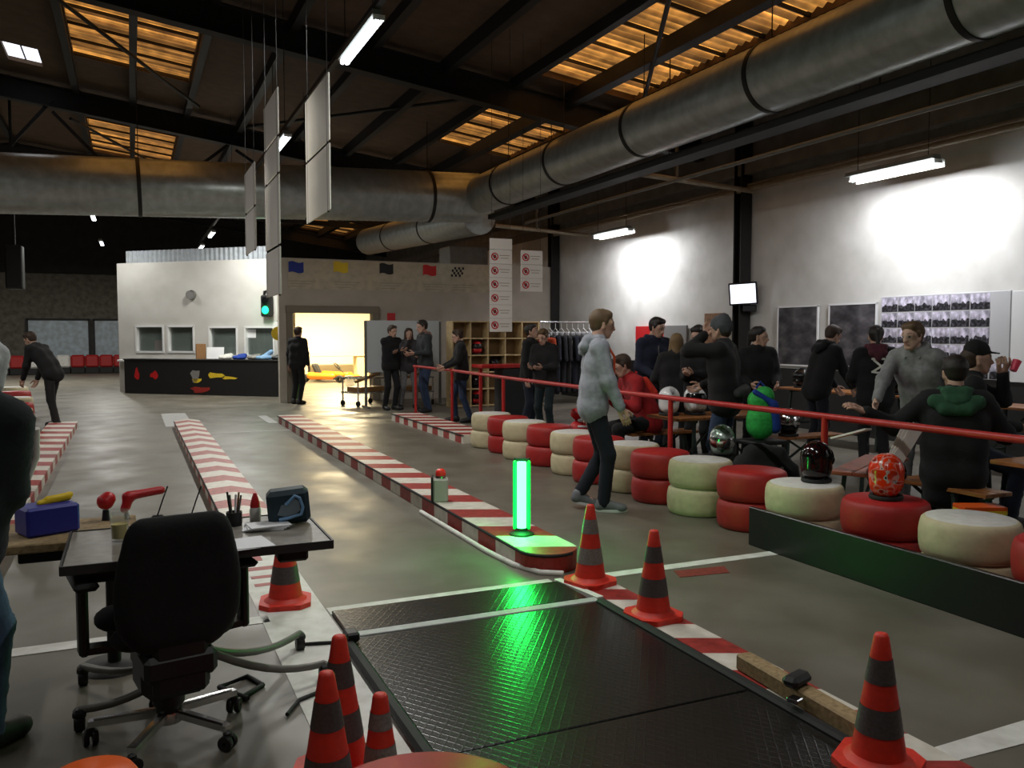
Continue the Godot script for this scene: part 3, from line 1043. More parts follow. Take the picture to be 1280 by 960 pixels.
func helmet(label: String, at: Vector3, turn: float, shell: Material, visor: Material, tilt := 0.0) -> Node3D:
	var t := thing("racing_helmet", label, "helmet", at, turn)
	t.rotation = Vector3(tilt, turn, 0)
	if not M.has("helmet_shell"):
		M["helmet_shell"] = blob([[Vector3(0, 0.15, -0.01), Vector3(0, 0.14, 0.015), 0.125, 0.12, Vector3.RIGHT, 1.08], [Vector3(0, 0.075, -0.03), Vector3(0, 0.08, 0.0), 0.105, 0.11, Vector3.RIGHT, 1.0], [Vector3(-0.045, 0.065, 0.075), Vector3(0.045, 0.065, 0.075), 0.052, 0.052], [Vector3(-0.06, 0.03, 0.04), Vector3(0.06, 0.03, 0.04), 0.03, 0.03]], 0.011, 0.02).done()
		var vs := MB.new()
		var pv := PackedVector3Array()
		var pn := PackedVector3Array()
		var pi := PackedInt32Array()
		for j in 7:
			for i in 17:
				var a := deg_to_rad(-82 + i * 164.0 / 16)
				var e := deg_to_rad(-16 + j * 46.0 / 6)
				var d := Vector3(sin(a) * cos(e), sin(e), cos(a) * cos(e))
				pv.append(Vector3(0, 0.135, 0.0) + d * Vector3(0.122, 0.134, 0.146))
				pn.append(d)
		for j in 6:
			for i in 16:
				var q := j * 17 + i
				for w in [q, q + 17, q + 18, q, q + 18, q + 1]:
					pi.append(w)
		vs.raw(pv, pn, pi)
		M["helmet_visor"] = vs.done()
		var rm := MB.new()
		rm.lathe([Vector2(0.098, 0.0), Vector2(0.112, 0.0), Vector2(0.116, 0.012), Vector2(0.11, 0.026), Vector2(0.09, 0.026)], 28, Transform3D(), 0.95, 1.12)
		M["helmet_rim"] = rm.done()
		var sc := MB.new()
		for s in [-1, 1]:
			sc.lathe([Vector2(0.02, 0), Vector2(0.02, 0.008), Vector2(0.014, 0.012), Vector2(0, 0.012)], 12, Transform3D(Basis(Vector3.BACK, -s * PI / 2), Vector3(s * 0.114, 0.135, 0.01)))
		M["helmet_screw"] = sc.done()
	obj("shell", M.helmet_shell, shell, t).position.y = 0.034
	obj("visor", M.helmet_visor, visor, t).position.y = 0.034
	obj("rim", M.helmet_rim, M.rubber, t)
	obj("visor_pivot", M.helmet_screw, M.black_plastic, t).position.y = 0.034
	return t

func beer_table(label: String, c: Vector3, turn: float, len := 2.2, w := 0.55, h := 0.77, top: Material = null, bench := false) -> Node3D:
	var t := thing("folding_bench" if bench else "folding_table", label, "bench" if bench else "table", c, turn)
	for i in 2:
		var mb := MB.new()
		mb.box(Vector3(0, h - 0.015, (i - 0.5) * w * 0.5), Vector3(len, 0.03, w * 0.5 - 0.004), 0.004)
		obj("plank", mb, top if top else M.wood, t)
	for s in [-1.0, 1.0]:
		var mb := MB.new()
		for z in [-1.0, 1.0]:
			mb.bar(Vector3(s * (len / 2 - 0.28), h - 0.03, z * w * 0.36), Vector3(s * (len / 2 - 0.24), 0.0, z * w * 0.44), 0.03, 0.03, Vector3.RIGHT)
		mb.bar(Vector3(s * (len / 2 - 0.26), h * 0.3, -w * 0.4), Vector3(s * (len / 2 - 0.26), h * 0.3, w * 0.4), 0.025, 0.025)
		mb.bar(Vector3(s * (len / 2 - 0.28), h - 0.045, -w * 0.44), Vector3(s * (len / 2 - 0.28), h - 0.045, w * 0.44), 0.03, 0.03)
		mb.bar(Vector3(s * (len / 2 - 0.26), h * 0.3, 0), Vector3(s * (len / 2 - 0.75), h - 0.04, 0), 0.02, 0.02)
		obj("folding_leg", mb, M.table_steel, t)
	return t

# ---------------------------------------------------------------- the scene
func _ready() -> void:
	var cam := Camera3D.new()
	cam.name = "camera"
	cam.fov = rad_to_deg(2.0 * atan(480.0 / FPX))
	cam.position = Vector3(0, EYE, 0)
	cam.rotation_degrees = Vector3(-PITCH, -YAW, 0)
	cam.far = 200.0
	add_child(cam)
	cam.current = true
	lens = cam.basis
	var we := WorldEnvironment.new()
	we.name = "world_environment"
	var env := Environment.new()
	env.background_mode = Environment.BG_COLOR
	env.background_color = Color(0.02, 0.02, 0.025)
	env.tonemap_mode = Environment.TONE_MAPPER_LINEAR
	env.tonemap_exposure = 1.0
	env.sdfgi_enabled = true
	env.ssao_enabled = true
	env.ssil_enabled = true
	we.environment = env
	add_child(we)
	materials()
	build_templates()
	# lamps: two rows of tubes under the roof, tubes in front of the right wall
	for f in [1.4, 5.2]:
		fluorescent("white tube lamp hung over the %s of the start plate" % ("near end" if f < 2 else "far end"), V(2.2, 4.58, f - 0.75), V(2.2, 4.58, f + 0.75), 3.5 if f < 2 else 6.5)
	fluorescent("bright white tube lamp on a track beside the hanging white boards", V(2.2, 4.58, 8.05), V(2.2, 4.58, 9.5), 8.5)
	fluorescent("white tube lamp under the roof just before the crossing duct", V(2.2, 4.56, 13.2), V(2.2, 4.56, 14.6), 9.0)
	fluorescent("white tube lamp hung close to the white office front", V(2.2, 4.5, 20.5), V(2.2, 4.5, 21.9), 19.0)
	for f in [26.5, 30.5]:
		fluorescent("tiny distant tube lamp in the dark beyond the office, %s" % ("just past its roof" if f < 28 else "farther back"), V(2.2, 4.5, f - 0.7), V(2.2, 4.5, f + 0.7), 3.0)
	for f in [2.0, 8.0, 14.5, 30.6]:
		fluorescent("tube lamp over the left track, %s" % {2.0: "beside the person in pale jeans", 8.0: "level with the black cylinder", 14.5: "just before the crossing duct", 30.6: "above the hanging loudspeaker"}[f], V(-4.3, 4.6, f - 0.7), V(-4.3, 4.6, f + 0.7), {2.0: 3.0, 8.0: 9.0, 14.5: 8.0, 30.6: 30.0}[f])
	for f in [24.5, 31.5]:
		fluorescent("small distant tube lamp over the far track, %s" % ("left of the office" if f < 28 else "near the block wall"), V(-0.85, 4.6, f - 0.7), V(-0.85, 4.6, f + 0.7), 7.0 if f < 28 else 16.0)
	fluorescent("white wall lamp above the photo boards", V(9.4, 3.77, 7.75), V(9.4, 3.77, 9.2), 13.0, Vector3(0.55, -0.85, 0), true)
	fluorescent("white wall lamp above the red and grey panels", V(9.4, 3.72, 15.06), V(9.4, 3.72, 16.52), 13.0, Vector3(0.55, -0.85, 0), true)
	fluorescent("white wall lamp over the seating area beside the camera", V(9.4, 3.77, 0.6), V(9.4, 3.77, 2.05), 13.0, Vector3(0.55, -0.85, 0), true)
	room()
	roof()
	ducts()
	office()
	far_wall()
	right_wall()
	floor_marks()
	kerbs_and_tyres()
	start_area()
	desk_area()
	seating()
	people()
	hanging_signs()
	far_left()

var floor_node: Node3D

func room() -> void:
	var mb := MB.new()
	mb.box(V(-0.85, -0.1, 19.0), Vector3(23.3, 0.2, 47.0))
	floor_node = struct("floor", mb, M.floor, "grey brown polished concrete floor of the kart hall")
	mb = MB.new()
	mb.box(V(10.42, 2.1, 19.0), Vector3(0.24, 4.2, 47.0))
	struct("wall_right", mb, M.wall_white, "white wall behind the seating area")
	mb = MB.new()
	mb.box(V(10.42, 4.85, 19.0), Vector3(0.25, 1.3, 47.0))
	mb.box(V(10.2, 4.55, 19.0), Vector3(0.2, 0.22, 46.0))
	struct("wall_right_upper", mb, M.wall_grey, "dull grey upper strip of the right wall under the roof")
	mb = MB.new()
	mb.box(V(10.285, 0.5, 8.0), Vector3(0.03, 1.0, 23.5))
	struct("trim_1", mb, M.black_panel, "black panelling along the foot of the right wall")
	mb = MB.new()
	mb.box(V(-12.12, 3.5, 19.0), Vector3(0.24, 7.0, 47.0))
	struct("wall_left", mb, M.wall_block)
	mb = MB.new()
	mb.box(V(-0.85, 3.75, -4.12), Vector3(23.3, 7.5, 0.24))
	struct("wall_near", mb, M.wall_block)
	mb = MB.new()
	mb.box(V(-0.85, 2.06, 40.12), Vector3(23.3, 4.13, 0.24))
	struct("wall_back", mb, M.wall_block, "grey block wall at the far end of the hall")
	mb = MB.new()
	mb.box(V(-0.85, 5.8, 40.12), Vector3(23.3, 3.4, 0.24))
	struct("wall_back_upper", mb, M.wall_dark, "dark cladding above the grey block wall")
	# columns of the right wall
	for f in [12.45, 20.0, 5.0]:
		var t := MB.new()
		for s in [-1, 1]:
			t.box(V(10.16, 2.75, f + s * 0.095), Vector3(0.24, 5.5, 0.016))
		t.box(V(10.16, 2.75, f), Vector3(0.016, 5.5, 0.18))
		var o := obj("steel_column", t, M.steel_dark)
		tag(o, ["black steel column carrying the small screen", "dark steel column in the far corner of the wall", "black steel column on the wall beside the seating"][[12.45, 20.0, 5.0].find(f)], "column")

func roof() -> void:
	var lights := []      # x0, x1, f0, f1 of the translucent sheets
	for f in [[14.7, 18.9], [22.0, 22.6], [23.6, 28.4]]:
		lights.append([-0.9, 1.2, f[0], f[1]])
	for f in [[6.8, 10.1], [10.1, 13.4], [14.8, 18.9], [22.0, 25.2], [25.2, 28.4], [32.5, 36.5]]:
		lights.append([6.36, 8.42, f[0], f[1]])
	var wins := [[-2.15, -1.53, 19.1, 20.3], [-2.75, -2.45, 22.9, 23.4]]
	var holes := lights + wins
	var xs := [-12.0, -7.5, -3.0, -2.75, -2.45, -2.15, -1.53, -0.9, 1.2, 2.45, 3.75, 5.0, 6.36, 8.42, 10.5]
	var ceil := struct("ceiling", null, null, "dark brown boarded roof of the hall")
	for i in xs.size() - 1:
		var x0: float = xs[i]
		var x1: float = xs[i + 1]
		var cuts := [-4.0, 6.5, 13.9, 21.2, 28.9, 36.5, 42.0]
		var mine := []
		for l in holes:
			if (x0 + x1) / 2 > l[0] and (x0 + x1) / 2 < l[1]:
				mine.append(l)
				cuts.append(l[2])
				cuts.append(l[3])
		cuts.sort()
		for j in cuts.size() - 1:
			if cuts[j + 1] - cuts[j] < 0.001:
				continue
			var cf: float = (cuts[j] + cuts[j + 1]) / 2
			var open := false
			for l in mine:
				if cf > l[2] and cf < l[3]:
					open = true
			if open:
				continue
			var mb := MB.new()
			var a := V(x0, roof_y(x0 + 0.0001), cuts[j])
			var b := V(x1, roof_y(x1 - 0.0001), cuts[j])
			var c := V(x1, roof_y(x1 - 0.0001), cuts[j + 1])
			var d := V(x0, roof_y(x0 + 0.0001), cuts[j + 1])
			var u := Vector3(0, 0.14, 0)
			mb.quad(a, b, c, d, Vector3.DOWN)
			mb.quad(a + u, b + u, c + u, d + u, Vector3.UP)
			mb.quad(a, b, b + u, a + u, Vector3.BACK)
			mb.quad(c, d, d + u, c + u, Vector3.FORWARD)
			mb.quad(a, d, d + u, a + u, Vector3.LEFT)
			mb.quad(b, c, c + u, b + u, Vector3.RIGHT)
			obj("roof_panel", mb, M.roof_board, ceil)
	# aged corrugated sheets, lit from outside
	var im := Image.create(256, 256, false, Image.FORMAT_RGB8)
	var nz := FastNoiseLite.new()
	nz.seed = 77
	nz.frequency = 0.03
	nz.fractal_octaves = 4
	for y in 256:
		for x in 256:
			var streak := 0.5 + 0.5 * nz.get_noise_2d(x * 0.12 + 300.0, y * 3.0)
			var blot := 0.5 + 0.5 * nz.get_noise_2d(x * 0.8, y * 0.8 + 90.0)
			var rib := 0.76 + 0.24 * sin(TAU * y / 12.8 + 1.1)
			var row := 0.7 + 0.3 * nz.get_noise_2d(31.0, floor(y / 12.8) * 37.0) * 2.0
			var dirt := clampf((0.25 + 0.75 * streak + 0.45 * (blot - 0.5)) * rib * row * 1.35, 0.1, 1.0)
			if y % 64 < 3:
				dirt *= 0.4
			im.set_pixel(x, y, Color(1.0, 0.68, 0.3) * dirt)
	var sk := StandardMaterial3D.new()
	sk.resource_name = "skylight_sheet"
	sk.albedo_color = rgb(150, 100, 50)
	sk.roughness = 0.6
	sk.emission_enabled = true
	sk.emission = Color.BLACK
	sk.emission_texture = ImageTexture.create_from_image(im)
	sk.emission_energy_multiplier = 3.2
	for l in lights:
		var w: MB = MB.new()
		var pv := PackedVector3Array()
		var pn := PackedVector3Array()
		var pi := PackedInt32Array()
		var pu := PackedVector2Array()
		var n := int((l[3] - l[2]) / 0.03)
		for i in n + 1:
			var f := lerpf(l[2], l[3], float(i) / n)
			var ph := TAU * f / 0.18
			for e in 2:
				var x: float = l[e]
				pv.append(V(x, roof_y(x) + 0.1 + 0.026 * sin(ph), f))
				pn.append(Vector3(0, -1, -0.9 * cos(ph)).normalized())
				pu.append(Vector2(float(e), f / 3.6))
			if i < n:
				for q in [i * 2, i * 2 + 1, i * 2 + 3, i * 2, i * 2 + 3, i * 2 + 2]:
					pi.append(q)
		w.raw(pv, pn, pi)
		w.uv = pu
		var big: bool = l[0] > 3.0
		var o := obj("skylight_sheet", w, sk)
		tag(o, "amber corrugated skylight sheet over the %s, %s" % ["big round duct" if big else "left track", {6.8: "its nearest length", 10.1: "before the second rafter", 14.8: "between rafter and crossing duct", 14.7: "large one before the crossing duct", 22.0: "first strip behind the crossing duct", 25.2: "second strip behind the crossing duct", 23.6: "wide one behind the crossing duct", 32.5: "seen small above the banner wall"}[l[2]]], "skylight", "amber corrugated skylight sheets")
		# laths that carry the sheet
		var k := 0
		var f2: float = ceil(l[2] / 0.9) * 0.9
		while f2 < l[3]:
			var b := MB.new()
			b.bar(V(l[0], roof_y(l[0]) + 0.05, f2), V(l[1], roof_y(l[1]) + 0.05, f2), 0.035, 0.05)
			obj("lath", b, M.steel_dark, o)
			f2 += 0.9
			k += 1
	for w in wins:
		var b := MB.new()
		b.quad(V(w[0], roof_y(w[0]) + 0.08, w[2]), V(w[1], roof_y(w[1]) + 0.08, w[2]), V(w[1], roof_y(w[1]) + 0.08, w[3]), V(w[0], roof_y(w[0]) + 0.08, w[3]), Vector3.DOWN)
		var o := obj("roof_window", b, M.roof_window_light)
		tag(o, "small bright white roof window over the left track" if w[0] > -2.5 else "small pale roof window at the left edge of the roof", "roof window")
		var c := MB.new()
		c.bar(V((w[0] + w[1]) / 2, roof_y(w[0]) + 0.05, w[2]), V((w[0] + w[1]) / 2, roof_y(w[0]) + 0.05, w[3]), 0.03, 0.03)
		obj("glazing_bar", c, M.steel_dark, o)
	# purlins along the hall
	for x in [-5.5, -3.0, -0.98, 0.15, 1.28, 2.45, 3.75, 5.0, 6.28, 7.36, 8.5, 9.6]:
		var b := MB.new()
		var h := 0.26 if x in [7.36, 5.0, 2.45] else 0.2
		b.box(V(x, roof_y(x) - h / 2 + 0.02, 19.0), Vector3(0.14 if x == 7.36 else 0.1, h, 46.0))
		b.box(V(x, roof_y(x) - h + 0.02, 19.0), Vector3(0.2 if x == 7.36 else 0.13, 0.02, 46.0))
		var pn: String = {-5.5: "over the left lamps", -3.0: "under the roof ridge", -0.98: "along the left edge of the left skylights", 0.15: "down the middle of the left skylights", 1.28: "along the right edge of the left skylights", 2.45: "above the middle row of tube lamps", 3.75: "between the tube lamps and the rules signs", 5.0: "above the rules signs", 6.28: "along the left edge of the skylights over the duct", 7.36: "down the middle of the skylights over the duct", 8.5: "along the right edge of the skylights over the duct", 9.6: "next to the white wall"}[x]
		tag(obj("purlin", b, M.steel_dark), "dark steel purlin running " + pn, "beam", "purlins under the roof")
	# rafters across the hall
	for f in [6.5, 13.9, 21.2, 28.9, 36.5]:
		var t := thing("rafter", "dark steel rafter spanning the hall, %s" % {6.5: "above the hanging boards", 13.9: "between the two skylights over the big duct", 21.2: "just behind the crossing duct", 28.9: "above the workshop", 36.5: "closest to the block wall"}[f], "beam", Vector3.ZERO, 0.0, "rafters across the hall")
		for seg in [[-12.0, -3.0], [-3.0, 10.3]]:
			var a := V(seg[0], roof_y(seg[0] + 0.01) - 0.2, f)
			var b := V(seg[1], roof_y(seg[1] - 0.01) - 0.2, f)
			var w := MB.new()
			w.bar(a - Vector3(0, 0.16, 0), b - Vector3(0, 0.16, 0), 0.02, 0.42, Vector3.UP)
			obj("web", w, M.steel_dark, t)
			for dy in [-0.38, 0.06]:
				w = MB.new()
				w.bar(a + Vector3(0, dy, 0), b + Vector3(0, dy, 0), 0.24, 0.025)
				obj("flange", w, M.steel_dark, t)
	# lower chord and struts of the far truss, and wind braces
	for f in [21.2, 28.9]:
		var t := thing("roof_truss", "dark lattice truss hanging below the rafter behind the crossing duct" if f < 25 else "dark lattice truss far back in the roof", "truss", Vector3.ZERO)
		var w := MB.new()
		w.bar(V(-12, 5.75, f), V(10.3, 5.2, f), 0.14, 0.16)
		obj("lower_chord", w, M.steel_dark, t)
		for i in 11:
			var x := -10.0 + i * 1.9
			w = MB.new()
			w.bar(V(x, 5.7 - (x + 12) * 0.0247, f), V(x + (0.95 if i % 2 == 0 else -0.95), roof_y(x) - 0.55, f), 0.07, 0.07)
			obj("strut", w, M.steel_dark, t)
	for b in [[V(-1.1, 6.7, 14.5), V(1.4, 6.35, 19.2)], [V(-1.2, 6.7, 23.0), V(1.4, 6.4, 28.0)], [V(6.2, 5.85, 9.0), V(8.6, 5.5, 13.5)], [V(2.4, 6.4, 21.0), V(6.3, 5.9, 14.2)]]:
		var w := MB.new()
		w.tube([b[0], b[1]], 0.035, 6)
		tag(obj("wind_brace", w, M.steel_dark), "thin dark wind brace " + ["crossing the large left skylight", "crossing the far left skylight", "crossing the skylight over the duct", "slanting between rafter and crossing duct"][int(b[0].x > 0) + int(b[0].z < -20.5 and b[0].x < 0) + (1 if b[0].x > 5.0 else 0) + (2 if b[0].x > 2.0 and b[0].x < 5.0 else 0)], "brace", "wind braces under the roof")

func duct_run(called: String, label: String, pts: Array, r: float, bands: Array) -> Node3D:
	var t := thing(called, label, "duct", Vector3.ZERO)
	var L: float = pts[0].distance_to(pts[-1])
	var d: Vector3 = (pts[-1] - pts[0]).normalized()
	# spiral-wound tube: fine raised seams every 13 cm
	var pp := []
	var rr := []
	var s := 0.0
	while s < L:
		for e in [[0.0, r], [0.055, r], [0.062, r + 0.004], [0.068, r + 0.004], [0.075, r]]:
			pp.append(pts[0] + d * (s + e[0]))
			rr.append(e[1])
		s += 0.13
	var mb := MB.new()
	mb.tube(pp, rr, 40, true)
	obj("duct_tube", mb, M.galvanised, t)
	for f in bands:
		var b := MB.new()
		var c: Vector3 = pts[0] + d * f
		b.tube([c - d * 0.035, c - d * 0.034, c + d * 0.034, c + d * 0.035], [r, r + 0.014, r + 0.014, r], 40, false)
		var o := obj("clamp_band", b, M.steel_dark, t)
		var h := MB.new()
		h.tube([c + Vector3(0, r, 0), Vector3(c.x, roof_y(c.x), c.z)], 0.008, 5)
		obj("hanger", h, M.steel_dark, o)
	return t

func ducts() -> void:
	duct_run("ventilation_duct", "big round galvanised duct running along above the seating area", [V(7.0, 4.65, -1.5), V(7.0, 4.6, 17.6)], 0.405, [4.2, 6.9, 9.6, 12.35, 14.9, 17.3])
	duct_run("ventilation_duct", "wide round galvanised duct crossing the hall before the office", [V(-12, 3.9, 17.6), V(7.0, 4.58, 17.6)], 0.535, [2.0, 5.5, 8.9, 12.2, 15.3, 17.9])
	duct_run("ventilation_duct", "shorter round duct dipping away behind the crossing duct", [V(7.3, 4.25, 18.1), V(6.9, 4.5, 26.5)], 0.4, [3.0, 6.0])
	# cable tray and pipes under the long duct
	var t := thing("cable_tray", "black cable tray hung under the big round duct", "cable tray", Vector3.ZERO)
	var b := MB.new()
	b.box(V(7.42, 4.13, 8.0), Vector3(0.3, 0.02, 19.0))
	b.box(V(7.27, 4.17, 8.0), Vector3(0.015, 0.1, 19.0))
	b.box(V(7.57, 4.17, 8.0), Vector3(0.015, 0.1, 19.0))
	obj("tray", b, M.rubber, t)
	b = MB.new()
	for k in 4:
		b.tube([V(7.33 + k * 0.06, 4.165, -1.0), V(7.33 + k * 0.06, 4.165, 17.0)], 0.022, 6)
	obj("cables", b, M.rubber, t)
	for f in [3.0, 7.0, 11.0, 15.0]:
		b = MB.new()
		b.tube([V(7.56, 4.15, f), V(7.56, roof_y(7.56), f)], 0.01, 5)
		obj("hanger", b, M.steel_dark, t)
	b = MB.new()
	b.tube([V(7.95, 4.02, -1.0), V(7.95, 4.02, 17.0)], 0.03, 8)
	tag(obj("water_pipe", b, M.steel_grey), "thin grey pipe beside the black cable tray", "pipe")
	b = MB.new()
	b.tube([V(10.12, 4.17, -3.5), V(10.12, 4.17, 20.0)], 0.045, 10)
	b.tube([V(10.2, 4.26, -3.5), V(10.2, 4.26, 20.0)], 0.03, 10)
	tag(obj("water_pipe", b, M.pipe_beige), "long beige pipe along the top of the white wall", "pipe")
	for q in [[12.2, 7.3, 4.15], [18.2, 7.6, 4.0]]:
		var g := thing("pipe_bracket", "beige pipe reaching across from the wall to the %s" % ("cable tray" if q[0] < 15 else "end of the duct"), "pipe", Vector3.ZERO)
		b = MB.new()
		b.tube([V(q[1], q[2] + 0.05, q[0] - 0.3), V(10.2, q[2] - 0.02, q[0])], 0.045, 8)
		obj("pipe", b, M.pipe_beige, g)
		b = MB.new()
		b.tube([V(q[1] + 1.1, q[2] + 0.03, q[0] - 0.2), V(q[1] + 1.1, 5.6, q[0] - 0.2)], 0.03, 6)
		obj("hanger", b, M.steel_grey, g)

var off_a: Vector3
var off_b: Vector3

func office_at(u: float, v: float) -> Vector3:     # a point of the office front, seen at a pixel
	var nrm := Vector3.UP.cross(off_b - off_a).normalized()
	var r := ray(u, v)
	var o := Vector3(0, EYE, 0)
	return o + r * ((off_a - o).dot(nrm) / r.dot(nrm))

func office() -> void:
	off_a = G(153.5, 489.3)
	off_b = G(359.5, 494.6)
	var dir := (off_b - off_a).normalized()
	var L := off_a.distance_to(off_b)
	var back := -Vector3.UP.cross(dir)
	if back.dot(Vector3(0, 0, -1)) < 0:
		back = -back
	var fb := Basis(dir, Vector3.UP, dir.cross(Vector3.UP))
	var holes := []
	for w in [[172, 208, 407, 441], [211.5, 246, 407, 441], [263, 300, 408, 446], [308, 346, 408, 446]]:
		var a := office_at(w[0], w[2])
		var b := office_at(w[1], w[3])
		holes.append([(a - off_a).dot(dir), (b - off_a).dot(dir), b.y, a.y])
	var mb := MB.new()
	wall_open(mb, off_a, off_b, 0.0, 3.52, 0.16, holes)
	var c := (off_a + off_b) / 2
	# the rest of the office runs straight back along the hall
	var q4 := [off_a, off_b, Vector3(off_b.x, 0, -28.6), Vector3(off_a.x, 0, -28.6)]
	var pl4 := PackedVector2Array()
	for q in q4:
		pl4.append(Vector2(q.x, -q.z))
	mb.prism(pl4, 3.4, 3.52)
	for k in [1, 2, 3]:
		wall_open(mb, q4[k], q4[(k + 1) % 4], 0.0, 3.52, 0.14, [])
	struct("wall_office", mb, M.wall_white, "white walls of the race office behind the black counter")
	for i in 4:
		var h: Array = holes[i]
		var w := struct("window_%d" % (i + 1), null, null)
		w.set_meta("label", ["office window with something pink behind it", "plain dark office window beside the cardboard box", "office window behind the bright paper on the counter", "office window with a white notice stuck inside"][i])
		w.set_meta("category", "window")
		var m: Vector3 = off_a + dir * ((h[0] + h[1]) / 2) + Vector3(0, (h[2] + h[3]) / 2, 0)
		var ww: float = h[1] - h[0]
		var hh: float = h[3] - h[2]
		var f := MB.new()
		for s in [-1, 1]:
			f.box(m + dir * s * (ww / 2 - 0.02) - back * 0.03, Vector3(0.05, hh, 0.14), 0.0, fb)
			f.box(m + Vector3(0, s * (hh / 2 - 0.02), 0) - back * 0.03, Vector3(ww, 0.05, 0.14), 0.0, fb)
		obj("window_frame", f, M.white_plastic, w)
		f = MB.new()
		f.box(m, Vector3(ww - 0.06, hh - 0.06, 0.008), 0.0, fb)
		obj("pane", f, M.glass_dark, w)
	var sill := MB.new()
	sill.box(c + Vector3(0, 0.86, 0) - back * 0.13, Vector3(L, 0.05, 0.12), 0.008, fb)
	struct("trim_2", sill, M.white_plastic, "white sill under the office windows")
	# a dim inner wall with shelves so that the panes have something behind them
	var sh := thing("office_cabinet", "dim green grey cabinet seen through the office windows", "cabinet", c + Vector3(-0.3, 0, -2.4), 0.0)
	mb = MB.new()
	mb.box(Vector3(0, 0.75, 0), Vector3(2.8, 1.5, 0.4), 0.01)
	obj("cabinet_body", mb, mat("office_green", rgb(120, 126, 110), 0.7), sh)
	for k in 5:
		mb = MB.new()
		mb.box(Vector3(-1.4 + (k + 0.5) * 0.56, 0.8, 0.21), Vector3(0.54, 1.3, 0.02), 0.004)
		obj("cabinet_door", mb, mat("office_door", rgb(108, 112, 100), 0.6), sh)
	mb = MB.new()
	var np := office_at(315, 417)
	mb.box(np + back * -0.012, Vector3(0.25, 0.22, 0.004), 0.0, fb)
	tag(obj("notice", mb, M.paper), "white paper notice stuck to the office window", "notice")
	mb = MB.new()
	mb.box(office_at(190, 432) + back * 0.35, Vector3(0.38, 0.3, 0.1), 0.02, fb)
	tag(obj("pink_bag", mb, mat("pink", rgb(200, 130, 130), 0.7)), "pink bag standing behind the office window", "bag")
	# corrugated strip on top
	var cs := MB.new()
	var pv := PackedVector3Array()
	var pn := PackedVector3Array()
	var pi := PackedInt32Array()
	var n := 330
	for i in n + 1:
		var s := -0.0 + (L * 0.86) * i / n
		var ph := TAU * s / 0.15
		for e in 2:
			pv.append(off_a + dir * s + back * (0.25 + 0.025 * sin(ph)) + Vector3(0, 3.525 + 0.36 * e, 0))
			pn.append((-back + dir * 0.8 * cos(ph)).normalized())
		if i < n:
			for q in [i * 2, i * 2 + 1, i * 2 + 3, i * 2, i * 2 + 3, i * 2 + 2]:
				pi.append(q)
	cs.raw(pv, pn, pi)
	tag(obj("corrugated_sheet", cs, M.corrugated), "pale corrugated sheet standing on top of the office roof", "sheet metal")
	# counter with a black printed front
	var ca := G(157, 491.5)
	var cb := G(366, 496.5)
	var cd := (cb - ca).normalized()
	var cL := ca.distance_to(cb)
	var cbk := Basis(cd, Vector3.UP, cd.cross(Vector3.UP))
	var ct := thing("reception_counter", "long black counter with a printed front before the white office", "counter", (ca + cb) / 2, atan2(-cd.z, cd.x))
	mb = MB.new()
	mb.box(Vector3(0, 0.45, 0.0), Vector3(cL, 0.9, 0.06), 0.005)
	obj("front", mb, M.black_panel, ct)
	mb = MB.new()
	mb.box(Vector3(0, 0.915, -0.12), Vector3(cL + 0.06, 0.035, 0.34), 0.008)
	obj("worktop", mb, M.black_plastic, ct)
	for e in [[-0.42, 0.52, 0.14, 0.32, "red_plastic"], [-0.31, 0.5, 0.26, 0.2, "red_plastic"], [-0.06, 0.5, 0.28, 0.34, "panel_grey"], [0.06, 0.52, 0.5, 0.14, "flag_yellow"], [-0.05, 0.38, 0.3, 0.12, "flag_yellow"], [0.14, 0.46, 0.4, 0.08, "flag_yellow"], [-0.03, 0.14, 0.6, 0.16, "kerb_red"]]:
		mb = MB.new()
		var pl := PackedVector2Array()
		for k in 9:
			var a := TAU * k / 9.0
			var rr := 0.5 + 0.14 * sin(k * 2.3 + e[0] * 9.0)
			pl.append(Vector2(cos(a) * rr * e[2], sin(a) * rr * e[3]))
		mb.prism(pl, 0.0, 0.004)
		var pr := obj("printed_shape", mb, M[e[4]], ct)
		pr.rotation.x = PI / 2
		pr.position = Vector3(e[0] * cL, e[1], 0.031)
	# things on the counter
	var yb := 0.934
	var cp := func(u: float) -> Vector3:
		var k := (u - 157.0) / (366.0 - 157.0)
		return ca.lerp(cb, k) + cbk * Vector3(0, yb, -0.12)
	mb = MB.new()
	mb.box(Vector3(0, 0.2, 0), Vector3(0.24, 0.4, 0.2), 0.006)
	var bx := obj("cardboard_box", mb, M.cardboard)
	bx.position = cp.call(252)
	tag(bx, "brown cardboard box standing upright on the black counter", "box")
	mb = MB.new()
	mb.box(Vector3(0, 0.16, 0), Vector3(0.44, 0.31, 0.02), 0.004, Basis(Vector3.RIGHT, -0.2))
	mb.box(Vector3(0, 0.015, -0.08), Vector3(0.3, 0.03, 0.2), 0.004)
	bx = obj("display_board", mb, M.paper)
	bx.position = cp.call(270)
	bx.rotation.y = -0.35
	tag(bx, "bright white tilted board standing on the black counter", "board")
	for q in [[283, "lid_white", "pale crumpled cloth"], [300, "blue_cloth", "dark blue cloth bundle"], [318, "steel_grey", "grey cloth bundle"], [330, "blue_print", "light blue plastic bag"], [347, "black_plastic", "black box bag"]]:
		var w: float = 0.34 if q[0] == 330 else 0.26
		var bl := obj("cloth_bundle", blob([[Vector3(-w / 2, 0.05, 0), Vector3(w * 0.2, 0.07, 0.02), 0.05, 0.06], [Vector3(0, 0.08, -0.02), Vector3(w / 2, 0.1 if q[0] != 330 else 0.2, 0), 0.06, 0.06], [Vector3(-w * 0.2, 0.04, 0.05), Vector3(w * 0.4, 0.05, 0.05), 0.04, 0.05]], 0.018, 0.03), M[q[1]])
		bl.position = cp.call(q[0])
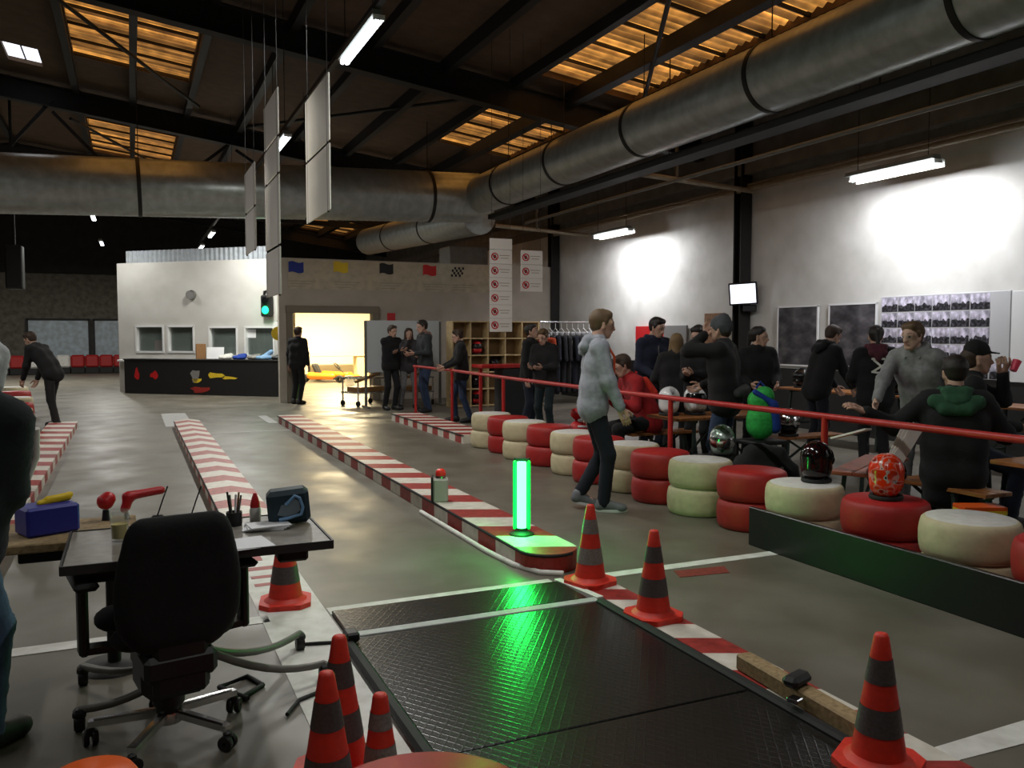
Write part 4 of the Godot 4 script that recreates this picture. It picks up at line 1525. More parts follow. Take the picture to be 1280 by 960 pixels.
		tag(bl, "%s lying on the black counter" % q[2], "bundle")
	# signal lamp on the office corner
	var tl := thing("traffic_light", "black signal lamp glowing green on the office corner", "traffic light", office_at(338, 385) - back * 0.12, atan2(-dir.z, dir.x))
	mb = MB.new()
	mb.box(Vector3(0, 0.05, 0.03), Vector3(0.3, 0.55, 0.16), 0.03)
	obj("housing", mb, M.black_plastic, tl)
	for y in [0.18, -0.06]:
		mb = MB.new()
		mb.lathe([Vector2(0.0, 0.0), Vector2(0.1, 0.0), Vector2(0.09, 0.02), Vector2(0.0, 0.035)], 20, Transform3D(Basis(Vector3.RIGHT, PI / 2), Vector3(0, y, 0.11)))
		obj("signal_lens", mb, M.signal_green if y < 0 else M.gloss_black, tl)
	mb = MB.new()
	mb.tube([Vector3(-0.1, 0.32, 0), Vector3(-0.1, 0.42, 0), Vector3(0.05, 0.45, -0.04)], 0.03, 8)
	obj("bracket", mb, M.steel_dark, tl)
	var gl := OmniLight3D.new()
	gl.name = "signal_light"
	gl.light_color = Color(0.1, 1.0, 0.6)
	gl.light_energy = 0.05
	gl.light_size = 0.09
	gl.shadow_enabled = true
	gl.omni_range = 30.0
	tl.add_child(gl)
	gl.position = Vector3(0, -0.06, 0.25)
	# round loudspeaker and wall clock
	for q in [[243, 369, 0.13, "round_speaker", "small round grey loudspeaker on the office front"], [352, 408, 0.15, "wall_clock", "round grey wall clock beside the doorway"]]:
		var s := thing(q[3], q[4], "speaker" if q[0] < 300 else "clock", office_at(q[0], q[1]) - back * 0.085, atan2(-dir.z, dir.x))
		mb = MB.new()
		mb.lathe([Vector2(0, 0), Vector2(q[2], 0), Vector2(q[2] * 1.02, 0.04), Vector2(q[2] * 0.92, 0.06), Vector2(q[2] * 0.82, 0.05)], 28, Transform3D(Basis(Vector3.RIGHT, PI / 2), Vector3.ZERO))
		obj("ring", mb, M.steel_grey, s)
		mb = MB.new()
		mb.lathe([Vector2(0, 0.045), Vector2(q[2] * 0.84, 0.045)], 28, Transform3D(Basis(Vector3.RIGHT, PI / 2), Vector3(0, 0, 0.09)))
		mb.lathe([Vector2(q[2] * 0.84, 0.04), Vector2(0, 0.05)], 28, Transform3D(Basis(Vector3.RIGHT, PI / 2), Vector3.ZERO))
		obj("dial", mb, M.panel_grey if q[0] < 300 else M.white_plastic, s)

func far_wall() -> void:
	# door wall with the wide doorway
	var a := V(3.1, 0, 20.1)
	var b := V(10.3, 0, 20.1)
	var mb := MB.new()
	wall_open(mb, a, b, 0.0, 3.34, 0.2, [[0.3, 2.18, 0.0, 2.08]])
	struct("wall_far", mb, M.wall_beige, "beige grey wall with the wide lit doorway")
	mb = MB.new()
	mb.box(V(4.34, 2.16, 19.95), Vector3(2.18, 0.17, 0.14), 0.01)
	mb.box(V(3.33, 1.04, 19.96), Vector3(0.14, 2.08, 0.12), 0.01)
	mb.box(V(5.36, 1.04, 19.96), Vector3(0.16, 2.08, 0.12), 0.01)
	struct("door_1", mb, mat("door_frame", rgb(120, 112, 98), 0.6), "dull brown frame round the wide lit doorway")
	# lit workshop behind the doorway
	mb = MB.new()
	mb.box(V(7.0, 1.5, 30.6), Vector3(6.9, 3.0, 0.2))
	mb.bar(V(3.28, 1.5, 20.2), V(3.78, 1.5, 22.2), 0.06, 3.0)
	mb.box(V(3.8, 1.5, 26.4), Vector3(0.08, 3.0, 8.5))
	mb.box(V(10.35, 1.5, 25.4), Vector3(0.2, 3.0, 10.4))
	mb.box(V(6.8, 3.05, 25.4), Vector3(7.2, 0.12, 10.5))
	struct("wall_workshop", mb, mat("workshop_white", rgb(238, 232, 214), 0.8), "bright cream walls of the workshop behind the doorway")
	var lp := thing("ceiling_lamp", "warm ceiling lamp inside the lit workshop", "lamp", V(6.2, 2.9, 27.2))
	mb = MB.new()
	mb.box(Vector3(0, 0.03, 0), Vector3(1.6, 0.06, 0.5), 0.01)
	obj("housing", mb, M.white_plastic, lp)
	mb = MB.new()
	mb.box(Vector3(0, -0.006, 0), Vector3(1.5, 0.012, 0.42))
	obj("light_panel", mb, glow("warm_light", Color(1.0, 0.92, 0.74), 5.0), lp)
	area_lamp(V(6.2, 2.86, 27.2), Vector3.DOWN, Vector2(0.42, 1.5), 75.0, Color(1.0, 0.92, 0.74), lp)
	# workbench opening and kart in the workshop
	var wb := thing("workbench", "cream workbench with an open kneehole in the lit workshop", "workbench", V(6.5, 0, 29.6))
	mb = MB.new()
	mb.box(Vector3(0, 0.86, 0), Vector3(3.2, 0.08, 0.7), 0.01)
	obj("top", mb, mat("bench_cream", rgb(226, 206, 160), 0.7), wb)
	for x in [-1.2, 0.9]:
		mb = MB.new()
		mb.box(Vector3(x, 0.41, 0), Vector3(0.42, 0.82, 0.6), 0.01)
		obj("leg", mb, M.bench_cream, wb)
	go_kart(V(6.0, 0, 28.4), 1.0)
	mb = MB.new()
	mb.box(Vector3(0, 0.16, 0), Vector3(0.26, 0.32, 0.02), 0.004, Basis(Vector3.RIGHT, -0.5))
	mb.box(Vector3(0, 0.16, -0.1), Vector3(0.2, 0.3, 0.015), 0.0, Basis(Vector3.RIGHT, 0.35))
	var fs := obj("floor_sign", mb, M.paper)
	fs.position = G(437, 482)
	tag(fs, "small white sign standing on the floor in the lit doorway", "sign")
	# banner with race flags
	var bn := thing("flag_banner", "long beige banner explaining the race flags above the doorway", "banner", V(5.83, 2.97, 19.985))
	mb = MB.new()
	mb.box(Vector3(0, 0, 0), Vector3(5.02, 0.68, 0.015))
	obj("sheet", mb, M.banner, bn)
	var fx := [[370, 334, "flag_blue"], [426, 334, "flag_yellow"], [483, 336, "flag_black"], [537, 338, "flag_red"], [572, 340, ""]]
	for q in fx:
		var p := PF(19.96, q[0], q[1]) - bn.position
		if q[2]:
			mb = MB.new()
			for i in 6:
				var x0 := -0.17 + i * 0.057
				var y0 := 0.02 * sin(i * 1.1)
				var y1 := 0.02 * sin((i + 1) * 1.1)
				mb.quad(p + Vector3(x0, y0 - 0.12, 0.0), p + Vector3(x0 + 0.057, y1 - 0.12, 0.0), p + Vector3(x0 + 0.057, y1 + 0.12, 0.0), p + Vector3(x0, y0 + 0.12, 0.0), Vector3.BACK)
			obj("printed_flag", mb, M[q[2]], bn)
		else:
			mb = MB.new()
			for i in 6:
				for j in 4:
					if (i + j) % 2 == 0:
						mb.box(p + Vector3(-0.15 + i * 0.052 + j * 0.012, -0.09 + j * 0.06, 0), Vector3(0.05, 0.058, 0.004))
			obj("printed_flag", mb, M.flag_black, bn)
		for j in 3:
			mb = MB.new()
			mb.box(Vector3(p.x + 0.15 - 0.05 * j, -0.16 - 0.06 * j, 0.012), Vector3(0.62 - 0.13 * j, 0.018, 0.003))
			obj("text_line", mb, M.banner_text, bn)
	mb = MB.new()
	mb.box(Vector3.ZERO, Vector3(0.2, 0.2, 0.02), 0.004)
	var ex := obj("fire_sign", mb, M.red_plastic)
	ex.position = PF(19.97, 489, 396.5)
	tag(ex, "small square dark red sign on the far wall", "sign")
	# structures above: dark store above the wall
	mb = MB.new()
	mb.box(V(8.2, 3.52, 21.5), Vector3(1.1, 0.75, 0.8), 0.02)
	mb.box(V(8.2, 3.13, 21.5), Vector3(0.9, 0.03, 0.7))
	tag(obj("air_box", mb, M.steel_grey), "pale grey ventilation box standing above the far wall", "box")
	# white partition, cubby shelf and coat rail in front of the far wall
	var wp := thing("whiteboard_partition", "tall white partition board behind the three standing people", "partition", V(5.42, 0, 17.9))
	mb = MB.new()
	mb.box(Vector3(0, 1.32, 0), Vector3(1.72, 1.12, 0.04), 0.006)
	obj("board", mb, M.partition_white, wp)
	for s in [-1, 1]:
		mb = MB.new()
		mb.box(Vector3(s * 0.84, 0.93, 0), Vector3(0.05, 1.87, 0.05), 0.004)
		obj("post", mb, M.steel_grey, wp)
		mb = MB.new()
		mb.box(Vector3(s * 0.84, 0.02, 0), Vector3(0.06, 0.04, 0.5), 0.004)
		obj("foot", mb, M.steel_grey, wp)
	var cu := thing("cubby_shelf", "tall pale wooden cubby shelf with square compartments", "shelf", V(7.3, 0, 17.3))
	for i in 6:
		mb = MB.new()
		mb.box(Vector3(-1.02 + i * 0.408, 0.93, 0), Vector3(0.028, 1.86, 0.4), 0.003)
		obj("upright", mb, M.cubby_wood, cu)
	for j in 6:
		mb = MB.new()
		mb.box(Vector3(0, 0.03 + j * 0.365, 0), Vector3(2.04, 0.026, 0.395), 0.003)
		obj("shelf_board", mb, M.cubby_wood, cu)
	mb = MB.new()
	mb.box(Vector3(0, 0.93, -0.19), Vector3(2.04, 1.84, 0.01))
	obj("back_board", mb, mat("cubby_back", rgb(150, 124, 88), 0.8), cu)
	for q in [[1, 3, "red_plastic", "red helmet in the cubby shelf"], [1, 0, "red_plastic", "red helmet in the lowest cubby row"], [1, 1, "gloss_black", "shiny black helmet in the second cubby row"], [2, 2, "gloss_black", "shiny black helmet in the middle cubby row"], [4, 1, "gloss_black", "black helmet at the right end of the cubby shelf"], [3, 0, "panel_grey", "grey helmet in the lowest cubby row"]]:
		helmet(q[3], V(7.3 - 1.02 + (q[0] + 0.5) * 0.408, 0.043 + q[1] * 0.365, 17.25), -0.4, M[q[2]], M.gloss_black)
	var rk := thing("coat_rail", "metal rail for hanging dark race overalls by the far wall", "rack", V(9.15, 0, 17.2))
	mb = MB.new()
	mb.tube([Vector3(-0.75, 1.86, 0), Vector3(0.75, 1.86, 0)], 0.018, 8)
	obj("rail", mb, M.chrome, rk)
	for s in [-1, 1]:
		mb = MB.new()
		mb.tube([Vector3(s * 0.75, 0, 0), Vector3(s * 0.75, 1.86, 0)], 0.018, 8)
		mb.box(Vector3(s * 0.75, 0.02, 0), Vector3(0.05, 0.04, 0.5))
		obj("post", mb, M.chrome, rk)
	var suit := blob([[Vector3(0, 1.5, -0.13), Vector3(0, 1.5, 0.13), 0.06, 0.06, Vector3.RIGHT, 1.3], [Vector3(0, 1.25, -0.09), Vector3(0, 1.25, 0.09), 0.085, 0.085, Vector3.RIGHT, 1.4], [Vector3(0, 0.95, -0.08), Vector3(0, 0.95, 0.08), 0.09, 0.09, Vector3.RIGHT, 1.4], [Vector3(0, 1.5, 0.17), Vector3(0, 1.0, 0.23), 0.055, 0.045], [Vector3(0, 1.5, -0.17), Vector3(0, 1.0, -0.23), 0.055, 0.045], [Vector3(0, 0.85, 0.09), Vector3(0, 0.3, 0.1), 0.075, 0.06], [Vector3(0, 0.85, -0.09), Vector3(0, 0.3, -0.1), 0.075, 0.06]], 0.026, 0.04).done()
	var col := MB.new()
	col.lathe([Vector2(0.05, 1.55), Vector2(0.062, 1.58), Vector2(0.058, 1.63), Vector2(0.045, 1.64)], 14)
	var colm := col.done()
	var hk := MB.new()
	hk.tube([Vector3(0, 1.62, -0.17), Vector3(0, 1.72, 0), Vector3(0, 1.62, 0.17)], 0.008, 6)
	hk.tube([Vector3(0, 1.72, 0), Vector3(0, 1.84, 0), Vector3(0.02, 1.885, 0.0)], 0.004, 6)
	var hkm := hk.done()
	for i in 10:
		var s := thing("race_overall", "dark race overall with a pale collar, %s from the cubby shelf on the coat rail" % ["first", "second", "third", "fourth", "fifth", "sixth", "seventh", "eighth", "ninth", "tenth"][i], "overall", V(8.5 + i * 0.145, 0, 17.2), 0.12 * sin(i * 3.0), "overalls on the coat rail")
		obj("fabric", suit, cloth("overall_%d" % (i % 3), [rgb(24, 26, 34), rgb(30, 28, 28), rgb(20, 24, 40)][i % 3]), s)
		obj("collar", colm, cloth("collar", rgb(170, 170, 172)), s)
		obj("hanger", hkm, M.white_plastic, s)
	var os := thing("race_overall", "orange and black race overall at the front of the coat rail", "overall", V(8.35, -0.05, 16.75), 0.6)
	obj("fabric", suit, cloth("overall_orange", rgb(190, 70, 30)), os)
	obj("collar", colm, M.collar, os)
	# chrome trolleys left of the people
	for q in [[V(4.72, 0, 18.6), 0.4, "kart trolley with chrome tubes beside the doorway"], [V(5.85, 0, 18.55), -0.1, "kart trolley half hidden behind the three standing people"]]:
		var t := thing("kart_trolley", q[2], "trolley", q[0], q[1])
		mb = MB.new()
		for y in [0.3, 0.62]:
			mb.tube([Vector3(-0.4, y, -0.3), Vector3(0.4, y, -0.3), Vector3(0.4, y, 0.3), Vector3(-0.4, y, 0.3), Vector3(-0.4, y, -0.3)], 0.018, 8)
		for x in [-0.38, 0.38]:
			for z in [-0.28, 0.28]:
				mb.tube([Vector3(x, 0.1, z), Vector3(x, 0.64, z)], 0.018, 8)
		obj("frame", mb, M.chrome, t)
		for x in [-0.38, 0.38]:
			for z in [-0.28, 0.28]:
				mb = MB.new()
				mb.lathe([Vector2(0.02, -0.02), Vector2(0.06, -0.02), Vector2(0.06, 0.02), Vector2(0.02, 0.02)], 16, Transform3D(Basis(Vector3.BACK, PI / 2), Vector3(x, 0.06, z)))
				obj("wheel", mb, M.rubber, t)
		mb = MB.new()
		mb.tube([Vector3(-0.5, 0.55, 0.35), Vector3(0.0, 0.68, 0.35), Vector3(0.45, 0.85, 0.3)], 0.03, 8)
		mb.box(Vector3(0.05, 0.36, 0), Vector3(0.7, 0.12, 0.5), 0.02)
		obj("tray", mb, mat("brass_brown", rgb(150, 112, 70), 0.4, 0.3), t)
	# dark bin bench and red-topped counter
	var rc := thing("bar_table", "high dark cabinet with a red top behind the red rail", "table", V(5.9, 0, 13.6))
	mb = MB.new()
	mb.box(Vector3(0, 1.03, 0), Vector3(0.95, 0.06, 0.5), 0.012)
	obj("top", mb, M.rail_red, rc)
	mb = MB.new()
	mb.box(Vector3(0.15, 0.5, 0), Vector3(0.42, 1.0, 0.4), 0.01)
	obj("cabinet", mb, M.black_panel, rc)
	for x in [-0.4, 0.42]:
		mb = MB.new()
		mb.box(Vector3(x, 0.5, 0), Vector3(0.05, 1.0, 0.05), 0.005)
		obj("leg", mb, M.rail_red, rc)

func go_kart(at: Vector3, turn: float) -> void:
	var t := thing("go_kart", "orange go-kart parked in the lit workshop", "kart", at, turn)
	var mb := MB.new()
	mb.tube([Vector3(-0.35, 0.12, 0.6), Vector3(-0.35, 0.12, -0.7), Vector3(0.35, 0.12, -0.7), Vector3(0.35, 0.12, 0.6), Vector3(-0.35, 0.12, 0.6)], 0.02, 8)
	mb.tube([Vector3(-0.62, 0.14, 0.45), Vector3(-0.66, 0.14, -0.45)], 0.025, 8)
	mb.tube([Vector3(0.62, 0.14, 0.45), Vector3(0.66, 0.14, -0.45)], 0.025, 8)
	mb.box(Vector3(0, 0.09, 0.1), Vector3(0.6, 0.01, 1.1))
	obj("frame", mb, M.steel_dark, t)
	obj("nose_fairing", blob([[Vector3(-0.42, 0.16, 0.85), Vector3(0.42, 0.16, 0.85), 0.1, 0.1, Vector3.UP, 1.3], [Vector3(-0.15, 0.24, 0.7), Vector3(0.15, 0.24, 0.7), 0.09, 0.09]], 0.03, 0.06), M.kart_orange, t)
	for s in [-1, 1]:
		obj("side_pod", blob([[Vector3(s * 0.6, 0.2, 0.35), Vector3(s * 0.62, 0.22, -0.4), 0.1, 0.12, Vector3.RIGHT, 1.2]], 0.03, 0.05), M.kart_orange, t)
		for z in [[0.6, 0.125, 0.13], [-0.6, 0.14, 0.2]]:
			mb = MB.new()
			var w: float = z[2]
			mb.lathe([Vector2(0.05, -w / 2), Vector2(z[1] * 0.85, -w / 2), Vector2(z[1], -w / 2 + 0.02), Vector2(z[1], w / 2 - 0.02), Vector2(z[1] * 0.85, w / 2), Vector2(0.05, w / 2)], 22, Transform3D(Basis(Vector3.BACK, PI / 2), Vector3(s * 0.6, z[1], z[0])))
			obj("wheel", mb, M.rubber, t)
	obj("seat", blob([[Vector3(-0.12, 0.2, -0.1), Vector3(0.12, 0.2, -0.1), 0.08, 0.08], [Vector3(-0.13, 0.2, -0.32), Vector3(-0.14, 0.55, -0.48), 0.06, 0.06], [Vector3(0.13, 0.2, -0.32), Vector3(0.14, 0.55, -0.48), 0.06, 0.06], [Vector3(0, 0.2, -0.36), Vector3(0, 0.56, -0.5), 0.06, 0.05]], 0.03, 0.06), M.black_plastic, t)
	mb = MB.new()
	var ring := []
	for i in 21:
		ring.append(Vector3(cos(TAU * i / 20) * 0.14, 0.52 + sin(TAU * i / 20) * 0.1, 0.3 + sin(TAU * i / 20) * -0.09))
	mb.tube(ring, 0.014, 8, false)
	mb.tube([Vector3(0, 0.52, 0.3), Vector3(0, 0.2, 0.62)], 0.012, 6)
	obj("steering_wheel", mb, M.black_plastic, t)

func right_wall() -> void:
	# posters and photo board on the right wall (x = 10.3)
	for q in [[974, 1022, 384, 458, "dark grey poster on the white wall nearest the black column"], [1038, 1095, 381, 460, "dark grey poster on the white wall beside the photo board"]]:
		var a := PX(10.28, q[0], q[2])
		var b := PX(10.28, q[1], q[3])
		var t := thing("wall_poster", q[4], "poster", Vector3(10.28, (a.y + b.y) / 2, (a.z + b.z) / 2))
		var w := absf(a.z - b.z)
		var h := absf(a.y - b.y)
		var mb := MB.new()
		mb.box(Vector3(-0.012, 0, 0), Vector3(0.02, h, w), 0.003)
		obj("print", mb, M.poster_dark, t)
		mb = MB.new()
		for s in [-1, 1]:
			mb.box(Vector3(-0.014, s * h / 2, 0), Vector3(0.028, 0.03, w + 0.03))
			mb.box(Vector3(-0.014, 0, s * w / 2), Vector3(0.028, h, 0.03))
		obj("frame", mb, M.white_plastic, t)
	var a := PX(10.28, 1103, 371)
	var b := PX(10.28, 1262, 476)
	var t := thing("photo_board", "white board covered with rows of black and white photos", "photo board", Vector3(10.28, (a.y + b.y) / 2, (a.z + b.z) / 2))
	var W := absf(a.z - b.z)
	var H := absf(a.y - b.y)
	var mb := MB.new()
	mb.box(Vector3(-0.015, 0, 0), Vector3(0.03, H, W), 0.004)
	obj("board", mb, mat("photo_card", rgb(190, 190, 192), 0.6), t)
	var photos := []
	var pz := FastNoiseLite.new()
	pz.frequency = 0.06
	pz.fractal_octaves = 3
	for k in 6:
		var im := Image.create(48, 32, false, Image.FORMAT_RGB8)
		for y in 32:
			for x in 48:
				var e := pz.get_noise_2d(x + k * 100.0, y * 0.6)
				var hz := 17.0 + 9.0 * pz.get_noise_2d(x * 0.9 + k * 70.0, 400.0)
				var g := 0.72 + 0.35 * e if y < hz else 0.16 + 0.35 * pz.get_noise_2d(x * 2.0, y * 2.0 + k * 50.0)
				g = clampf(g, 0.03, 0.9)
				im.set_pixel(x, y, Color(g, g * 0.97, g * 1.04 + 0.01))
		var pm := StandardMaterial3D.new()
		pm.resource_name = "photo_print_%d" % k
		pm.roughness = 0.4
		pm.albedo_texture = ImageTexture.create_from_image(im)
		photos.append(pm)
	for j in 5:
		for i in 7:
			if i == 6 and j < 4:
				continue
			var pw := W * 0.855 / 6.0
			var ph := H / 5.05
			var z := a.z - t.position.z + 0.02 + (i + 0.5) * pw
			if i == 6:
				z += 0.01
			var y := H / 2 - 0.01 - (j + 0.5) * ph
			var f := MB.new()
			var x := -0.033
			f.face(Vector3(x, y + ph * 0.46, z - pw * 0.48), Vector3(x, y + ph * 0.46, z + pw * 0.48), Vector3(x, y - ph * 0.46, z + pw * 0.48), Vector3(x, y - ph * 0.46, z - pw * 0.48))
			obj("photo", f, photos[(i * 5 + j * 2 + i * j) % 6], t)
	# second white board at the frame's right edge
	var c := PX(10.28, 1267, 364)
	mb = MB.new()
	mb.box(Vector3(10.265, c.y - H / 2, c.z + 0.6), Vector3(0.03, H, 1.2), 0.004)
	tag(obj("white_board", mb, M.white_plastic), "plain white board on the wall right after the photo board", "board")
	# red and grey panels, brown panel
	for q in [[795, 830, 408, 470, "red_plastic", "dark red panel standing at the white wall"], [830, 858, 407, 470, "panel_grey", "grey panel next to the red panel at the wall"], [881, 905, 392, 440, "rust_panel", "brown board leaning high on the white wall"]]:
		var e := PX(10.24, q[0], q[2])
		var g := PX(10.24, q[1], q[3])
		mb = MB.new()
		mb.box(Vector3(10.25, (e.y + g.y) / 2, (e.z + g.z) / 2), Vector3(0.05, absf(e.y - g.y), absf(e.z - g.z) - 0.01), 0.005)
		tag(obj("wall_panel", mb, M[q[4]]), q[5], "panel")
	# screen on the column
	var s := thing("wall_screen", "small flat screen shining white on the black column", "screen", PX(10.0, 929, 367))
	s.rotation = Vector3(0.0, deg_to_rad(-48.0), deg_to_rad(0.0))
	var sb := Basis(Vector3.RIGHT, 0.14) * Basis(Vector3.BACK, 0.05)
	mb = MB.new()
	mb.box(Vector3.ZERO, Vector3(0.5, 0.4, 0.05), 0.01, sb)
	obj("casing", mb, M.black_plastic, s)
	mb = MB.new()
	mb.box(sb * Vector3(0, 0, 0.026), Vector3(0.44, 0.34, 0.004), 0.0, sb)
	obj("screen_light", mb, M.screen_light, s)
	mb = MB.new()
	mb.bar(Vector3(0.02, -0.05, -0.02), Vector3(0.12, -0.1, -0.2), 0.06, 0.1)
	mb.box(Vector3(0.1, -0.26, -0.14), Vector3(0.22, 0.12, 0.16), 0.01)
	obj("bracket", mb, M.black_plastic, s)
	area_lamp(s.to_global(sb * Vector3(0, 0, 0.04)), s.global_basis * (sb * Vector3.BACK), Vector2(0.34, 0.44), 0.12, Color(0.95, 0.97, 1.0), s)

func floor_marks() -> void:
	for q in [[-3.5, 0.66, 4.72, 4.84], [0.99, 2.42, 4.71, 4.83], [2.78, 4.22, 4.70, 4.80]]:
		obj("painted_line", strip(q[0], q[1], q[2], q[3]), M.line_white, floor_node)
	obj("painted_line", poly_px([[1128, 947], [1280, 901], [1330, 888], [1330, 912], [1280, 930], [1140, 966]]), M.line_white, floor_node)
	obj("painted_line", strip(0.62, 0.98, 2.2, 6.9), M.line_white, floor_node)
	for q in [[0.66, 0.98, 6.35, 6.7], [0.66, 0.8, 6.05, 6.2], [0.67, 0.86, 5.8, 5.88], [0.67, 0.8, 5.6, 5.66], [0.67, 0.84, 5.42, 5.48]]:
		obj("worn_paint", strip(q[0], q[1], q[2], q[3], 0.005), M.kerb_red, floor_node)
	obj("painted_line", strip(0.5, 0.95, 15.6, 18.2), M.line_grey, floor_node)
	obj("painted_line", strip(1.05, 2.36, 14.2, 14.26), M.line_grey, floor_node)
	obj("painted_line", strip(2.2, 2.36, 15.5, 17.0), M.line_grey, floor_node)
	obj("worn_paint", poly_px([[842, 714], [905, 708], [912, 716], [850, 722]]), M.paint_red_old, floor_node)
	# white line at the foot of the middle kerb
	var pts := [V(2.30, 0.014, 7.1), V(2.31, 0.014, 5.6), V(2.34, 0.014, 5.2), V(2.42, 0.014, 4.95), V(2.55, 0.014, 4.86)]
	var mb := MB.new()
	mb.tube(pts, 0.02, 8)
	tag(obj("white_hose", mb, M.line_white), "white rubber strip lying along the foot of the striped kerb end", "strip")
	# red and white painted strip along the start plate
	for i in 12:
		var f := 4.72 - i * 0.23
		var p := PackedVector2Array([Vector2(2.52, f), Vector2(2.74, f - 0.1), Vector2(2.74, f - 0.33), Vector2(2.52, f - 0.23)])
		mb = MB.new()
		mb.prism(p, 0.0, 0.018)
		obj("painted_stripe", mb, M.kerb_white if i % 2 == 0 else M.kerb_red, floor_node)

func kerbs_and_tyres() -> void:
	kerb("red and white striped kerb with a rounded end carrying the green light", 2.36, 2.76, 4.92, 15.55, 0.13, M.kerb_red, M.kerb_white, 0.0, true, 0.12)
	kerb("faded pink and white striped kerb ending behind the grey desk", 0.63, 1.03, 6.9, 15.45, 0.11, M.kerb_pink, M.kerb_white, 0.03, false, 0.0)
	kerb("red and white striped kerb along the left tyre wall", -1.3, -0.87, 5.5, 16.2, 0.1, M.kerb_red, M.kerb_white, 0.0, false, 0.1)
	kerb("short red and white kerb running up to the far end of the tyre row", 4.34, 4.85, 11.4, 15.1, 0.13, M.kerb_red, M.kerb_white, 0.0, false, 0.05, 0.26)
	# tyre wall on the right: stacks of two, the last four behind the black board
	var fs := [11.0, 10.42, 9.8, 9.2, 8.5, 7.92, 7.34, 6.75, 6.15, 5.5, 4.84, 4.14, 3.5, 2.86]
	for i in fs.size():
		var red := i % 2 == 1
		var x := 4.6 + 0.03 * sin(i * 2.3)
		var c := "red" if red else "white"
		for k in 2:
			var l := "%s %s painted tyre, %s %s stack beyond the black board's end" % ["upper" if k == 1 else "lower", c, ["first", "second", "third", "fourth", "fifth"][(9 - i) / 2], c]
			if i >= 10:
				l = "%s %s painted tyre, stack behind the black board %s" % ["upper" if k == 1 else "lower", c, ["under the black helmet", "under the orange helmet", "beside the striped box", "after the striped box"][i - 10]]
			if i == 10 and k == 1:
				l = "white painted tyre under the shiny black helmet"
			elif i == 11 and k == 1:
				l = "red painted tyre under the orange helmet"
			tyre("painted_tyre", l, V(x + k * 0.012 * cos(i * 4.0), k * 0.2385, fs[i]), red, k == 1, "painted tyres of the right tyre wall")
	var mb := MB.new()
	mb.box(V(4.22, 0.145, 3.6), Vector3(0.04, 0.29, 2.85), 0.006)
	tag(obj("barrier_board", mb, mat("board_black", rgb(18, 20, 19), 0.32, 0.0, M.tex_grime, 1.0)), "long low glossy black board in front of the tyres", "board")
	# red handrail behind the tyres
	var t := thing("handrail", "red painted steel handrail behind the tyre row", "railing", Vector3.ZERO)
	var path := [V(5.12, 0.95, 16.2), V(5.12, 0.95, 14.0), V(4.97, 0.95, 11.4), V(4.86, 0.95, 8.0), V(4.86, 0.95, 1.2)]
	mb = MB.new()
	mb.tube(path, 0.026, 10)
	obj("rail", mb, M.rail_red, t)
	for q in [[5.12, 16.1], [5.12, 14.0], [4.97, 11.4], [4.86, 7.0], [4.86, 4.95], [4.86, 2.4]]:
		mb = MB.new()
		mb.tube([V(q[0], 0, q[1]), V(q[0], 0.95, q[1])], 0.026, 10)
		var po := obj("post", mb, M.rail_red, t)
		mb = MB.new()
		mb.box(V(q[0], 0.006, q[1]), Vector3(0.14, 0.012, 0.14), 0.003)
		obj("foot_plate", mb, M.rail_red, po)
	# left tyre wall
	var n := 0
	for q in [[-1.53, 8.3, 2, 1], [-1.55, 9.3, 2, 1], [-1.53, 11.2, 3, 1], [-1.55, 12.2, 3, 1], [-1.62, 13.6, 2, 0], [-1.66, 14.6, 2, 0], [-1.75, 15.7, 2, 1], [-1.9, 17.2, 2, 0], [-2.1, 19.0, 2, 1], [-2.3, 20.6, 2, 0]]:
		for k in q[2]:
			tyre("painted_tyre", "%s painted tyre, layer %s, stack number %s along the left kerb from the desk" % ["red" if q[3] == 1 else "white", ["one", "two", "three"][k], ["one", "two", "three", "four", "five", "six", "seven", "eight", "nine", "ten"][n]], V(q[0], k * 0.2385, q[1]), q[3] == 1, k == q[2] - 1, "painted tyres of the left tyre wall")
		n += 1
	# foreground tyres at the bottom edge of the frame
	var ft := V(0.6, 0, 1.84)
	for k in 2:
		tyre("painted_tyre", "red painted tyre with a smooth red lid beside the start plate, %s one" % ("upper" if k == 1 else "lower"), ft + Vector3(0, k * 0.2385, 0), true, k == 1, "red tyres beside the start plate", 0.305)
	var ob := thing("orange_bucket", "upturned orange plastic bucket behind the office chair", "bucket", V(-0.12, 0, 2.33))
	mb = MB.new()
	mb.lathe([Vector2(0.15, 0.0), Vector2(0.155, 0.0), Vector2(0.155, 0.03), Vector2(0.14, 0.035), Vector2(0.112, 0.455), Vector2(0.1, 0.472), Vector2(0.0, 0.475)], 32)
	obj("shell", mb, M.orange_plastic, ob)
	mb = MB.new()
	mb.tube([Vector3(0.15, 0.05, 0), Vector3(0.19, 0.04, 0.08), Vector3(0.1, 0.03, 0.18), Vector3(-0.1, 0.03, 0.18), Vector3(-0.19, 0.04, 0.08), Vector3(-0.15, 0.05, 0)], 0.004, 6)
	obj("wire_handle", mb, M.chrome, ob)

